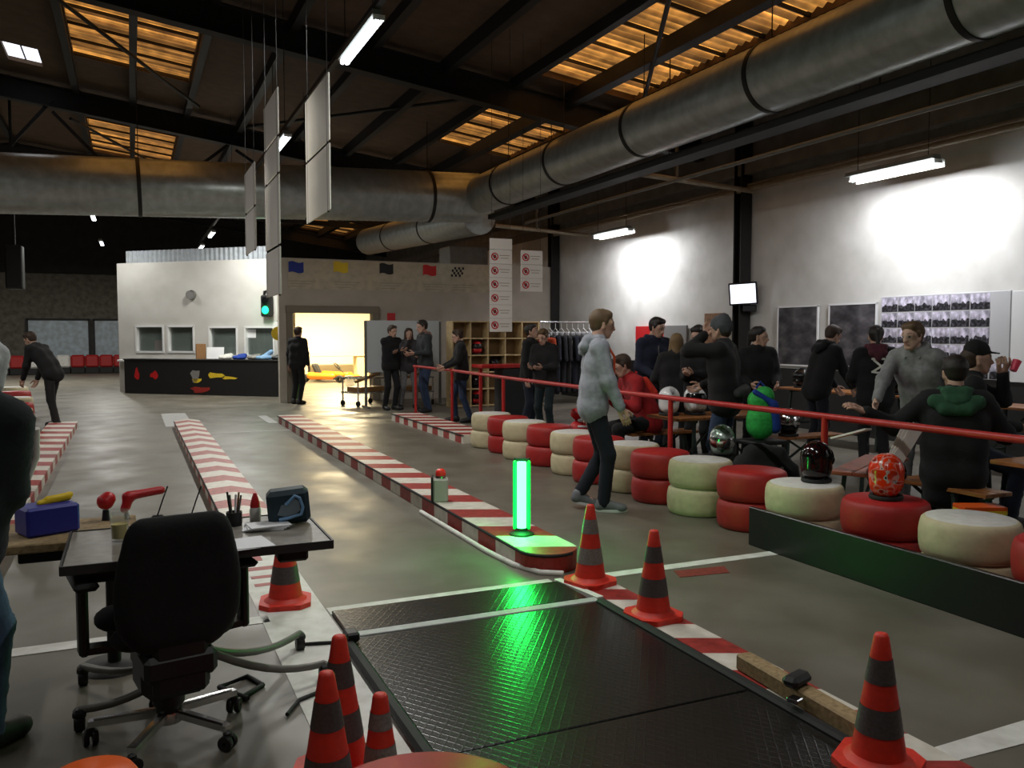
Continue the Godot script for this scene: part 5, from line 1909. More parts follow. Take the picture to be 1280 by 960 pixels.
func start_area() -> void:
	var t := thing("start_plate", "black anti-slip start plate laid flat in the lane", "floor plate", Vector3.ZERO)
	for q in [[4.33, 4.71], [2.9, 4.24], [1.45, 2.89], [0.9, 1.44]]:
		var mb := MB.new()
		mb.box(V(1.715, 0.011, (q[0] + q[1]) / 2), Vector3(1.44, 0.022, q[1] - q[0]), 0.004)
		obj("plate_board", mb, M.plate, t)
	var mb := MB.new()
	mb.box(V(1.73, 0.012, 4.285), Vector3(1.48, 0.026, 0.07), 0.003)
	obj("white_edge_strip", mb, M.line_grey, t)
	mb = MB.new()
	mb.bar(V(2.44, 0.014, 4.74), V(2.5, 0.014, 4.3), 0.05, 0.026)
	obj("white_edge_strip", mb, M.line_white, t)
	for x in [2.465, 0.965]:
		mb = MB.new()
		mb.box(V(x, 0.02, 2.6), Vector3(0.055, 0.04, 3.3), 0.012)
		obj("rubber_edge", mb, M.rubber, t)
	# green start light on the kerb end
	var l := thing("start_light", "upright green glowing light bar on the rounded kerb end", "light", G(652, 668, 0.13))
	mb = MB.new()
	mb.lathe([Vector2(0.0, 0.0), Vector2(0.09, 0.0), Vector2(0.09, 0.012), Vector2(0.05, 0.02), Vector2(0.0, 0.02)], 24)
	obj("foot", mb, M.black_plastic, l)
	mb = MB.new()
	mb.box(Vector3(-0.028, 0.285, -0.06), Vector3(0.12, 0.53, 0.012), 0.003)
	obj("back_plate", mb, M.black_plastic, l)
	l.rotation.y = deg_to_rad(-27.0)
	mb = MB.new()
	mb.tube([Vector3(0, 0.05, 0.0), Vector3(0, 0.53, 0.0)], 0.034, 16)
	obj("light_tube", mb, M.led_core, l)
	l.get_node("back_plate").position = Vector3(0.028, 0, 0)
	for s in [-1, 1]:
		mb = MB.new()
		mb.box(Vector3(s * 0.052, 0.285, -0.03), Vector3(0.022, 0.5, 0.05), 0.006)
		obj("light_edge", mb, M.led_edge, l)
	for y in [0.12, 0.29, 0.46]:
		var o := OmniLight3D.new()
		o.name = "start_light_lamp"
		o.light_color = Color(0.1, 1.0, 0.35)
		o.light_energy = 0.11
		o.light_size = 0.05
		o.omni_range = 30.0
		o.shadow_enabled = true
		l.add_child(o, true)
		o.position = Vector3(0, y, 0.1)
	# warning beacon on the kerb
	var b := thing("warning_beacon", "grey warning beacon with a red dome standing on the striped kerb", "beacon", G(551, 626, 0.13), deg_to_rad(-20))
	mb = MB.new()
	mb.box(Vector3(0, 0.1, 0), Vector3(0.13, 0.2, 0.13), 0.012)
	obj("body", mb, mat("beacon_grey", rgb(170, 168, 160), 0.5), b)
	mb = MB.new()
	mb.box(Vector3(-0.075, 0.11, 0.0), Vector3(0.018, 0.22, 0.14), 0.004)
	obj("side_plate", mb, M.black_plastic, b)
	mb = MB.new()
	mb.lathe([Vector2(0.045, 0.2), Vector2(0.045, 0.215), Vector2(0.042, 0.225)], 20)
	obj("collar", mb, M.chrome, b)
	mb = MB.new()
	mb.lathe([Vector2(0.042, 0.22), Vector2(0.046, 0.235), Vector2(0.042, 0.262), Vector2(0.025, 0.28), Vector2(0.0, 0.285)], 20)
	obj("dome", mb, mat("dome_red", rgb(230, 50, 36), 0.2), b)
	# cones
	cone("red cone with grey bands at the far right corner of the start plate", V(2.6, 0.018, 4.6), 0.5, 0.3, true)
	cone("red cone on the striped strip halfway beside the start plate", V(2.6, 0.018, 3.89), 0.49, 0.1)
	cone("red cone with dark bands at the near end of the wooden beam", V(2.44, 0.018, 2.19), 0.49, 0.5)
	cone("red cone with grey bands standing behind the grey desk", G(357, 755) + Vector3(0, 0.003, 0), 0.5, -0.2)
	cone("tall red cone behind two other cones beside the start plate", V(0.655, 0.003, 2.98), 0.5, 0.4)
	cone("red cone between the office chair and the cone group", V(0.545, 0.003, 2.67), 0.5, 0.1)
	cone("small red cone in front of the cone group by the start plate", V(0.755, 0.003, 2.8), 0.34, 0.2, true)
	# wooden beam with a clamp on the striped strip
	mb = MB.new()
	mb.box(Vector3.ZERO, Vector3(0.085, 0.075, 0.78), 0.008)
	var w := obj("wooden_beam", mb, M.beam_wood)
	w.position = V(2.56, 0.056, 2.72)
	w.rotation.y = deg_to_rad(-3)
	tag(w, "short squared wooden beam lying on the striped strip", "beam")
	var c := thing("transponder_clip", "black rubber block lying across the wooden beam", "block", V(2.545, 0.094, 2.72), 0.3)
	mb = MB.new()
	mb.box(Vector3(0, 0.025, 0), Vector3(0.14, 0.05, 0.075), 0.018)
	obj("block", mb, M.black_plastic, c)
	mb = MB.new()
	mb.box(Vector3(-0.1, -0.02, 0.05), Vector3(0.05, 0.02, 0.05), 0.004)
	obj("bracket", mb, M.chrome, c)

func desk_area() -> void:
	# grey desk on a four-footed rolling stand
	var d := thing("rolling_desk", "small grey desk on curved legs with castors", "desk", V(0.235, 0, 3.68))
	var mb := MB.new()
	mb.box(Vector3(0, 0.735, 0), Vector3(0.97, 0.028, 0.6), 0.006)
	obj("desktop", mb, M.desk_grey, d)
	mb = MB.new()
	for s in [-1, 1]:
		mb.box(Vector3(0, 0.735, s * 0.302), Vector3(0.975, 0.034, 0.008))
		mb.box(Vector3(s * 0.487, 0.735, 0), Vector3(0.008, 0.034, 0.6))
	obj("edge_band", mb, M.desk_edge, d)
	mb = MB.new()
	mb.tube([Vector3(0, 0.22, 0), Vector3(0, 0.715, 0)], 0.035, 14)
	mb.box(Vector3(0, 0.7, 0), Vector3(0.6, 0.03, 0.3), 0.006)
	mb.box(Vector3(0.34, 0.69, 0.2), Vector3(0.12, 0.05, 0.1), 0.01)
	mb.box(Vector3(-0.34, 0.69, 0.2), Vector3(0.12, 0.05, 0.1), 0.01)
	obj("column", mb, M.steel_dark, d)
	for q in [[-0.47, -0.53], [-0.46, -0.04], [0.5, -0.56], [0.53, -0.12]]:
		var e := Vector3(q[0], 0.075, q[1])
		var pts := []
		for i in 9:
			var k := i / 8.0
			pts.append(Vector3(e.x * k, lerpf(0.3, 0.085, 1.0 - (1.0 - k) * (1.0 - k)), e.z * k + 0.06 * (1.0 - k)))
		mb = MB.new()
		mb.tube(pts, 0.017, 8)
		var lg := obj("curved_leg", mb, M.steel_grey, d)
		mb = MB.new()
		mb.lathe([Vector2(0.01, -0.02), Vector2(0.033, -0.02), Vector2(0.036, -0.012), Vector2(0.036, 0.012), Vector2(0.033, 0.02), Vector2(0.01, 0.02)], 16, Transform3D(Basis(Vector3.BACK, PI / 2), Vector3(e.x, 0.036, e.z)))
		mb.box(e + Vector3(0, -0.005, 0), Vector3(0.05, 0.04, 0.06), 0.012)
		obj("castor", mb, M.black_plastic, lg)
	# office chair
	var c := thing("office_chair", "black high-backed office chair with a chrome star base", "chair", V(0.1, 0, 3.52), deg_to_rad(180 + 10))
	# local: the sitter faces +z; the backrest is at -z
	var bk := []
	for q in [[0.475, 0.10], [0.51, 0.135], [0.55, 0.154], [0.6, 0.16], [0.65, 0.16], [0.69, 0.155], [0.73, 0.149], [0.77, 0.142], [0.82, 0.132], [0.865, 0.118]]:
		bk.append([Vector3(-q[1], q[0], -0.2 - 0.1 * (q[0] - 0.42)), Vector3(q[1], q[0], -0.2 - 0.1 * (q[0] - 0.42)), 0.062, 0.062, Vector3.BACK, 1.35])
	obj("backrest", blob(bk, 0.014, 0.03), cloth("chair_cloth", rgb(14, 14, 15)), c)
	mb = MB.new()
	mb.box(Vector3(0, 0.36, -0.22), Vector3(0.2, 0.22, 0.05), 0.02)
	mb.box(Vector3(0, 0.36, -0.1), Vector3(0.26, 0.1, 0.3), 0.02)
	obj("back_support", mb, M.black_plastic, c)
	obj("seat", blob([[Vector3(-0.15, 0.46, -0.12), Vector3(0.15, 0.46, -0.12), 0.075, 0.075, Vector3.UP, 1.6], [Vector3(-0.16, 0.46, 0.16), Vector3(0.16, 0.46, 0.16), 0.08, 0.08, Vector3.UP, 1.6]], 0.02, 0.1), M.chair_cloth, c)
	for s in [-1, 1]:
		mb = MB.new()
		mb.box(Vector3(s * 0.295, 0.52, 0.0), Vector3(0.035, 0.26, 0.075), 0.01)
		mb.bar(Vector3(s * 0.15, 0.4, 0.0), Vector3(s * 0.3, 0.41, 0.0), 0.07, 0.025)
		var ar := obj("armrest", mb, M.black_plastic, c)
		mb = MB.new()
		mb.box(Vector3(s * 0.29, 0.665, 0.02), Vector3(0.085, 0.03, 0.25), 0.013)
		obj("arm_pad", mb, M.rubber, ar)
	mb = MB.new()
	mb.tube([Vector3(0, 0.1, 0), Vector3(0, 0.38, 0)], [0.05, 0.05], 18)
	mb.tube([Vector3(0, 0.14, 0), Vector3(0, 0.3, 0)], 0.06, 18)
	mb.box(Vector3(0, 0.33, -0.06), Vector3(0.25, 0.24, 0.24), 0.04)
	obj("gas_column", mb, M.black_plastic, c)
	mb = MB.new()
	mb.lathe([Vector2(0, 0.065), Vector2(0.05, 0.065), Vector2(0.055, 0.09), Vector2(0.045, 0.125), Vector2(0, 0.13)], 20)
	obj("base_hub", mb, M.chrome, c)
	for i in 5:
		var a := TAU * i / 5.0 + 0.35
		var dr := Vector3(cos(a), 0, sin(a))
		mb = MB.new()
		mb.bar(dr * 0.04 + Vector3(0, 0.1, 0), dr * 0.29 + Vector3(0, 0.085, 0), 0.034, 0.024)
		mb.bar(dr * 0.04 + Vector3(0, 0.116, 0), dr * 0.27 + Vector3(0, 0.098, 0), 0.018, 0.012)
		var lg := obj("base_leg", mb, M.chrome, c)
		mb = MB.new()
		var bs := Basis(Vector3.UP, i * 1.3) * Basis(Vector3.BACK, PI / 2)
		for o in [-0.016, 0.016]:
			mb.lathe([Vector2(0.006, -0.01), Vector2(0.028, -0.01), Vector2(0.03, -0.005), Vector2(0.03, 0.005), Vector2(0.028, 0.01), Vector2(0.006, 0.01)], 14, Transform3D(bs, dr * 0.285 + Vector3(0, 0.03, 0) + bs.y * o))
		mb.box(dr * 0.285 + Vector3(0, 0.055, 0), Vector3(0.03, 0.04, 0.03), 0.008)
		obj("castor", mb, M.black_plastic, lg)
	# things on the desk
	var y := 0.7495
	var pts2 := G(150, 676, y)
	var g := thing("beer_glass", "drinking glass half full of yellow drink on the grey desk", "glass", V(pts2.x, y, -pts2.z))
	mb = MB.new()
	mb.lathe([Vector2(0, 0), Vector2(0.029, 0), Vector2(0.031, 0.004), Vector2(0.037, 0.125), Vector2(0.0345, 0.125), Vector2(0.029, 0.012), Vector2(0, 0.011)], 28)
	obj("glass_wall", mb, M.glass_clear, g)
	mb = MB.new()
	mb.lathe([Vector2(0, 0.0125), Vector2(0.0285, 0.0125), Vector2(0.0315, 0.07), Vector2(0, 0.07)], 28)
	obj("drink", mb, M.beer, g)
	var p := G(310, 672, y)
	mb = MB.new()
	mb.box(Vector3.ZERO, Vector3(0.16, 0.002, 0.2), 0.0, Basis(Vector3.UP, 0.15))
	var o := obj("paper_sheet", mb, M.paper)
	o.position = V(p.x - 0.01, y + 0.001, 3.47)
	tag(o, "blank white sheet of paper at the front edge of the desk", "paper")
	mb = MB.new()
	for k in 4:
		mb.box(Vector3(0.006 * k, 0.003 + 0.005 * k, 0.004 * k), Vector3(0.17, 0.004, 0.12), 0.0, Basis(Vector3.UP, 0.1 * k - 0.2))
	o = obj("paper_stack", mb, M.paper)
	o.position = V(0.5, y, 3.72)
	tag(o, "loose stack of white papers behind the blank sheet", "papers")
	# pen pot
	var pp := thing("pen_pot", "black pot of pens at the back of the grey desk", "pen pot", V(0.39, y, 3.83))
	mb = MB.new()
	mb.lathe([Vector2(0, 0), Vector2(0.033, 0), Vector2(0.034, 0.06), Vector2(0.031, 0.06), Vector2(0.03, 0.005), Vector2(0, 0.005)], 20)
	obj("pot", mb, M.black_plastic, pp)
	for k in 5:
		mb = MB.new()
		var a := k * 1.4
		mb.tube([Vector3(cos(a) * 0.012, 0.01, sin(a) * 0.012), Vector3(cos(a) * 0.03, 0.13 + 0.01 * (k % 3), sin(a) * 0.03)], 0.0045, 8)
		obj("pen", mb, [M.steel_grey, M.paper, M.black_plastic, M.steel_grey, M.cardboard][k], pp)
	# bottle with red cap
	var bt := thing("glue_bottle", "small pale bottle with a pointed red cap on the desk", "bottle", V(0.485, y, 3.88))
	mb = MB.new()
	mb.lathe([Vector2(0, 0), Vector2(0.024, 0), Vector2(0.025, 0.05), Vector2(0.02, 0.065), Vector2(0, 0.066)], 20)
	obj("bottle_body", mb, M.white_sign, bt)
	mb = MB.new()
	mb.lathe([Vector2(0.021, 0.06), Vector2(0.021, 0.075), Vector2(0.014, 0.105), Vector2(0.007, 0.125), Vector2(0, 0.127)], 20)
	obj("cap", mb, M.red_plastic, bt)
	# dark teal bag with a light print
	var tb := thing("teal_bag", "dark teal box-shaped bag with a pale blue print on the desk", "bag", V(0.62, y + 0.004, 3.78), deg_to_rad(-8))
	tb.rotation.z = deg_to_rad(5)
	mb = MB.new()
	mb.box(Vector3(0, 0.075, 0), Vector3(0.18, 0.15, 0.12), 0.02)
	obj("bag_body", mb, M.teal_bag, tb)
	mb = MB.new()
	mb.tube([Vector3(-0.045, 0.028, 0.061), Vector3(0.0, 0.032, 0.061), Vector3(0.05, 0.04, 0.061), Vector3(0.06, 0.07, 0.061), Vector3(0.05, 0.112, 0.061), Vector3(0.03, 0.124, 0.061), Vector3(0.008, 0.105, 0.061), Vector3(-0.012, 0.09, 0.061)], 0.008, 6)
	obj("print_outline", mb, M.blue_print, tb)
	mb = MB.new()
	var pf := PackedVector2Array([Vector2(-0.05, 0.05), Vector2(-0.03, 0.09), Vector2(0.0, 0.095), Vector2(0.025, 0.115), Vector2(0.045, 0.1), Vector2(0.05, 0.06), Vector2(0.03, 0.045), Vector2(-0.02, 0.04)])
	mb.prism(pf, 0.0, 0.003)
	var pfo := obj("print_fill", mb, M.grey_print, tb)
	pfo.rotation.x = PI / 2
	pfo.position.z = 0.0595
	# walkie-talkies with whip antennas
	for k in 2:
		var w := thing("radio", "black hand radio with a long thin aerial, %s" % ["beside the drinking glass", "beside the pen pot"][k], "radio", V(0.08 + k * 0.125, y, 3.69 - 0.05 * k), 0.0, "hand radios on the desk")
		mb = MB.new()
		mb.box(Vector3(0, 0.05, 0), Vector3(0.05, 0.1, 0.03), 0.008)
		obj("casing", mb, M.black_plastic, w)
		mb = MB.new()
		mb.tube([Vector3(0.0, 0.1, 0), Vector3(0.02, 0.16, 0), Vector3(0.04, 0.215, 0)], 0.003, 6)
		obj("aerial", mb, M.black_plastic, w)
	# low side table with blue bin and red tools
	var st := thing("side_table", "tan wooden side table on one column left of the grey desk", "table", V(-0.31, 0, 4.27))
	mb = MB.new()
	mb.box(Vector3(0, 0.68, 0), Vector3(0.62, 0.04, 0.48), 0.006)
	obj("top", mb, M.beam_wood, st)
	mb = MB.new()
	mb.box(Vector3(0.05, 0.635, 0.0), Vector3(0.4, 0.05, 0.4), 0.006)
	obj("apron", mb, M.steel_dark, st)
	mb = MB.new()
	mb.tube([Vector3(0.2, 0.02, -0.12), Vector3(0.2, 0.62, -0.12)], 0.03, 12)
	mb.lathe([Vector2(0, 0), Vector2(0.16, 0), Vector2(0.15, 0.015), Vector2(0, 0.03)], 24, Transform3D(Basis(), Vector3(0.2, 0, -0.12)))
	obj("column", mb, M.steel_dark, st)
	var bb := thing("blue_bin", "dark blue plastic bin with a yellow handle on the side table", "bin", V(-0.36, 0.7, 4.25), 0.42)
	mb = MB.new()
	mb.box(Vector3(0, 0.065, 0), Vector3(0.22, 0.13, 0.16), 0.012)
	obj("bin_body", mb, M.blue_bin, bb)
	obj("handle", blob([[Vector3(-0.03, 0.135, 0), Vector3(0.09, 0.145, 0), 0.014, 0.014], [Vector3(0.0, 0.15, 0.0), Vector3(0.1, 0.158, 0), 0.012, 0.012]], 0.007, 0.01), M.yellow_plastic, bb)
	for k in 2:
		var rt := thing("red_tool", ["small red tool with a round knob beside the blue bin", "longer red plastic tool with a grip on the side table"][k], "tool", V(-0.13 + k * 0.14, 0.7, 4.42), 0.3)
		if k == 0:
			mb = MB.new()
			mb.lathe([Vector2(0, 0.0), Vector2(0.02, 0.0), Vector2(0.014, 0.05), Vector2(0, 0.05)], 14)
			obj("stand", mb, M.black_plastic, rt)
			obj("knob", blob([[Vector3(0, 0.09, 0), Vector3(0.01, 0.1, 0), 0.04, 0.036]], 0.01, 0.01), M.red_plastic, rt)
		else:
			obj("grip", blob([[Vector3(-0.06, 0.05, 0), Vector3(-0.04, 0.1, 0), 0.022, 0.022], [Vector3(-0.05, 0.11, 0), Vector3(0.11, 0.12, 0), 0.022, 0.02]], 0.01, 0.02), M.red_plastic, rt)
			mb = MB.new()
			mb.tube([Vector3(-0.05, 0.0, 0), Vector3(-0.055, 0.05, 0)], 0.012, 10)
			obj("stand", mb, M.black_plastic, rt)
	# cables by the desk feet
	mb = MB.new()
	mb.tube([V(0.55, 0.012, 3.5), V(0.62, 0.012, 3.62), V(0.7, 0.012, 3.66), V(0.95, 0.012, 4.15)], 0.009, 6)
	mb.tube([V(0.75, 0.012, 4.28), V(0.84, 0.012, 4.26), V(0.97, 0.012, 4.22)], 0.009, 6)
	mb.tube([V(0.4, 0.01, 3.75), V(0.5, 0.01, 3.85), V(0.45, 0.01, 3.98), V(0.32, 0.012, 3.9), V(0.42, 0.014, 3.72)], 0.012, 6)
	tag(obj("power_cable", mb, M.rubber), "black cables lying on the floor between desk and start plate", "cable")
	mb = MB.new()
	mb.box(V(0.985, 0.05, 4.2), Vector3(0.07, 0.05, 0.09), 0.01)
	tag(obj("sensor_box", mb, M.black_plastic), "small black sensor box at the corner of the start plate", "box")

func seating() -> void:
	beer_table("wooden folding table with two white helmets behind the red rail", V(5.75, 0, 7.45), 0.0, 1.4, 0.55, 0.72)
	beer_table("orange brown folding table at the right end of the red rail", V(5.65, 0, 2.9), PI / 2, 2.1, 0.55, 0.72)
	beer_table("folding table along the white wall under the dark posters", V(9.35, 0, 9.2), PI / 2)
	beer_table("folding table along the wall under the photo board", V(9.2, 0, 5.9), PI / 2)
	beer_table("dark brown bench below the man leaning over the wall table", V(6.8, 0, 7.28), 0.0, 1.1, 0.26, 0.46, M.wood, true)
	beer_table("reddish bench slanting towards the orange helmet", V(5.62, 0, 5.2), 0.52, 1.15, 0.36, 0.5, M.bench_red, true)
	beer_table("bench under the person with the green hood", V(5.56, 0, 4.4), PI / 2, 0.8, 0.28, 0.46, M.wood, true)
	beer_table("bench under the seated person in red", V(5.62, 0, 8.25), 0.0, 1.0, 0.28, 0.46, M.wood, true)
	beer_table("high bench under the man with the black cap", V(6.25, 0, 4.75), 0.3, 0.7, 0.28, 0.56, M.wood, true)
	# helmets
	var wm := StandardMaterial3D.new()
	wm.resource_name = "helmet_white"
	wm.albedo_texture = pattern_tex(3, Color(0.86, 0.86, 0.86), Color(0.8, 0.8, 0.82), 0.012)
	wm.uv1_triplanar = true
	wm.uv1_scale = Vector3.ONE * 3.0
	wm.roughness = 0.2
	var om: StandardMaterial3D = wm.duplicate()
	om.resource_name = "helmet_orange"
	om.albedo_texture = pattern_tex(8, Color(0.86, 0.2, 0.05), Color(0.75, 0.75, 0.72), 0.03)
	om.uv1_scale = Vector3.ONE * 2.6
	var bm: StandardMaterial3D = wm.duplicate()
	bm.resource_name = "helmet_black"
	bm.albedo_texture = pattern_tex(12, Color(0.04, 0.04, 0.045), Color(0.22, 0.03, 0.03), 0.02)
	bm.roughness = 0.12
	var sm: StandardMaterial3D = wm.duplicate()
	sm.resource_name = "helmet_silver"
	sm.albedo_texture = pattern_tex(15, Color(0.62, 0.66, 0.64), Color(0.1, 0.4, 0.14), 0.02)
	sm.metallic = 0.4
	M.helmet_white = wm
	var on_tyre := 0.477
	helmet("shiny black helmet with red marks resting on a white tyre", V(4.68, on_tyre, 4.84), deg_to_rad(120), bm, M.gloss_black)
	helmet("orange helmet with silver flames resting on a red tyre", V(4.62, on_tyre, 4.14), deg_to_rad(125), om, M.gloss_black)
	helmet("white helmet turned away on the wooden folding table", V(5.22, 0.72, 7.55), deg_to_rad(150), wm, M.gloss_black)
	helmet("white and grey helmet with a dark visor on the wooden folding table", V(5.52, 0.72, 7.5), deg_to_rad(-10), wm, M.gloss_black)
	helmet("silver and green helmet lying tilted below the folding table", V(5.13, 0.425, 6.55), deg_to_rad(-30), sm, M.chrome, 0.35)
	var stool := thing("low_stool", "low black stool under the tilted silver helmet", "stool", V(5.13, 0, 6.55))
	var mb := MB.new()
	mb.box(Vector3(0, 0.4, 0), Vector3(0.4, 0.05, 0.36), 0.01)
	obj("seat", mb, M.black_plastic, stool)
	for s in [[-1, -1], [1, -1], [1, 1], [-1, 1]]:
		mb = MB.new()
		mb.box(Vector3(s[0] * 0.17, 0.19, s[1] * 0.15), Vector3(0.03, 0.38, 0.03))
		obj("leg", mb, M.steel_dark, stool)
	for q in [[8.3, "dark helmet on the table under the dark posters", "gloss_black"], [8.75, "grey white helmet on the table under the dark posters", "helmet_white"], [9.5, "black helmet at the far end of the wall table", "gloss_black"], [9.95, "glossy dark helmet on the wall table near the column", "gloss_black"], [6.2, "pale helmet on the table under the photo board", "helmet_white"]]:
		helmet(q[1], V(9.3, 0.77, q[0]), deg_to_rad(-90 + 30 * sin(q[0] * 5.0)), M[q[2]], M.gloss_black)
	helmet("black and white helmet on the dark brown bench", V(6.62, 0.46, 7.28), deg_to_rad(-40), M.gloss_black, M.chrome)
	# bags
	var bg := thing("sports_bag", "black sports bag leaning behind the tyres below the beanie man", "bag", V(5.22, 0, 6.02), deg_to_rad(-30))
	obj("bag_body", _arr(crease(sdf([[Vector3(-0.2, 0.16, 0), Vector3(0.2, 0.16, 0), 0.16, 0.15], [Vector3(-0.17, 0.36, 0), Vector3(0.17, 0.34, 0), 0.14, 0.12], [Vector3(-0.1, 0.5, 0), Vector3(0.1, 0.48, 0), 0.1, 0.09]], 0.022, 0.06), 0.02, 9.0)), cloth("bag_black", rgb(20, 20, 22)), bg)
	mb = MB.new()
	mb.tube([Vector3(-0.12, 0.4, 0.13), Vector3(-0.06, 0.33, 0.16), Vector3(0.06, 0.33, 0.16), Vector3(0.12, 0.4, 0.13)], 0.014, 8)
	obj("strap", mb, M.steel_grey, bg)
	var pk := thing("backpack", "bright green and blue backpack standing on the bench by the rail", "backpack", V(5.56, 0.56, 6.5), deg_to_rad(-25))
	obj("pack_body", blob([[Vector3(0, 0.14, 0), Vector3(0, 0.2, 0), 0.14, 0.14, Vector3.BACK, 1.3], [Vector3(-0.02, 0.38, 0), Vector3(0.03, 0.42, 0.0), 0.11, 0.1, Vector3.BACK, 1.2]], 0.02, 0.06), M.green_cloth, pk)
	obj("side_stripe", blob([[Vector3(0.13, 0.12, 0.03), Vector3(0.11, 0.34, 0.06), 0.06, 0.045], [Vector3(0.09, 0.36, 0.07), Vector3(-0.08, 0.47, 0.07), 0.032, 0.026]], 0.014, 0.03), M.blue_cloth, pk)
	mb = MB.new()
	mb.tube([Vector3(-0.04, 0.5, -0.03), Vector3(0, 0.56, -0.03), Vector3(0.04, 0.51, -0.03)], 0.012, 8)
	obj("handle", mb, M.blue_cloth, pk)
	var ps := thing("folding_stool", "low stool under the green and blue backpack", "stool", V(5.56, 0, 6.5))
	mb = MB.new()
	mb.box(Vector3(0, 0.54, 0), Vector3(0.4, 0.04, 0.34), 0.01)
	obj("seat", mb, M.black_plastic, ps)
	for s in [[-1, -1], [1, -1], [1, 1], [-1, 1]]:
		mb = MB.new()
		mb.box(Vector3(s[0] * 0.17, 0.26, s[1] * 0.14), Vector3(0.03, 0.52, 0.03))
		obj("leg", mb, M.steel_dark, ps)
	var rb := thing("red_bag", "red printed carrier bag hanging behind the tyre row", "bag", V(5.35, 0.3, 9.6), deg_to_rad(-30))
	obj("bag_body", _arr(crease(sdf([[Vector3(-0.13, 0.06, 0), Vector3(0.13, 0.06, 0), 0.09, 0.09], [Vector3(-0.13, 0.26, 0), Vector3(0.12, 0.28, 0), 0.07, 0.06]], 0.02, 0.08), 0.015, 14.0)), M.red_plastic, rb)
	mb = MB.new()
	for k in 3:
		mb.box(Vector3(-0.02 + 0.01 * k, 0.1 + 0.07 * k, 0.092), Vector3(0.16 - 0.03 * k, 0.025, 0.006))
	obj("print", mb, M.paper, rb)
	var rs := thing("folding_stool", "wooden stool under the red printed bag", "stool", V(5.35, 0, 9.6))
	mb = MB.new()
	mb.box(Vector3(0, 0.28, 0), Vector3(0.42, 0.035, 0.32), 0.008)
	obj("seat", mb, M.wood, rs)
	for s in [[-1, -1], [1, -1], [1, 1], [-1, 1]]:
		mb = MB.new()
		mb.box(Vector3(s[0] * 0.18, 0.132, s[1] * 0.13), Vector3(0.03, 0.264, 0.03))
		obj("leg", mb, M.steel_dark, rs)
	# striped box behind the white tyre
	var sb := thing("striped_box", "small box with red, yellow and green stripes behind the tyres", "box", V(5.12, 0, 3.82), deg_to_rad(-25))
	for k in 4:
		mb = MB.new()
		mb.box(Vector3(0, 0.36 + k * 0.025, 0), Vector3(0.28, 0.025, 0.16), 0.002)
		obj("stripe_band", mb, [M.black_plastic, M.green_plastic, M.flag_yellow, M.orange_plastic][k], sb)
	mb = MB.new()
	mb.box(Vector3(0, 0.174, 0), Vector3(0.26, 0.347, 0.15), 0.004)
	obj("carton", mb, M.cardboard, sb)
	# newspaper held over the rail
	var nw := thing("newspaper", "white folded newspaper hanging over the red rail", "newspaper", V(4.98, 0, 4.36), deg_to_rad(-24))
	mb = MB.new()
	for k in 3:
		mb.box(Vector3(0.02 * k, 0.78 + 0.005 * k, 0.012 * k), Vector3(0.09, 0.34, 0.004), 0.0, Basis(Vector3.BACK, -0.42 - 0.05 * k))
	obj("pages", mb, M.white_sign, nw)
	mb = MB.new()
	mb.bar(V(5.3, 0.72, 5.3), V(5.1, 0.86, 4.75), 0.05, 0.015)
	tag(obj("white_strut", mb, M.white_sign), "pale slanting strut behind the red rail", "strut")
	# bottles and cups on the right table
	for k in 3:
		var bo := thing("water_bottle", "small clear drink bottle on the orange brown table, %s from the hooded person" % ["first", "second", "third"][k], "bottle", V(5.6 + 0.08 * k, 0.72, 3.5 - 0.2 * k), 0.0, "drink bottles on the right table")
		mb = MB.new()
		mb.lathe([Vector2(0, 0), Vector2(0.03, 0), Vector2(0.032, 0.11), Vector2(0.014, 0.15), Vector2(0.013, 0.17), Vector2(0, 0.17)], 18)
		obj("bottle_body", mb, M.glass_clear, bo)
		mb = MB.new()
		mb.lathe([Vector2(0.015, 0.165), Vector2(0.015, 0.185), Vector2(0, 0.186)], 12)
		obj("cap", mb, M.white_plastic, bo)

func at_px(u: float, d: float) -> Vector3:      # a floor point under a head seen at column u, d metres along the view
	var r := ray(u, 418.0)
	r.y = 0.0
	var fw := -lens.z
	fw.y = 0.0
	fw = fw.normalized()
	return r * (d / r.dot(fw))

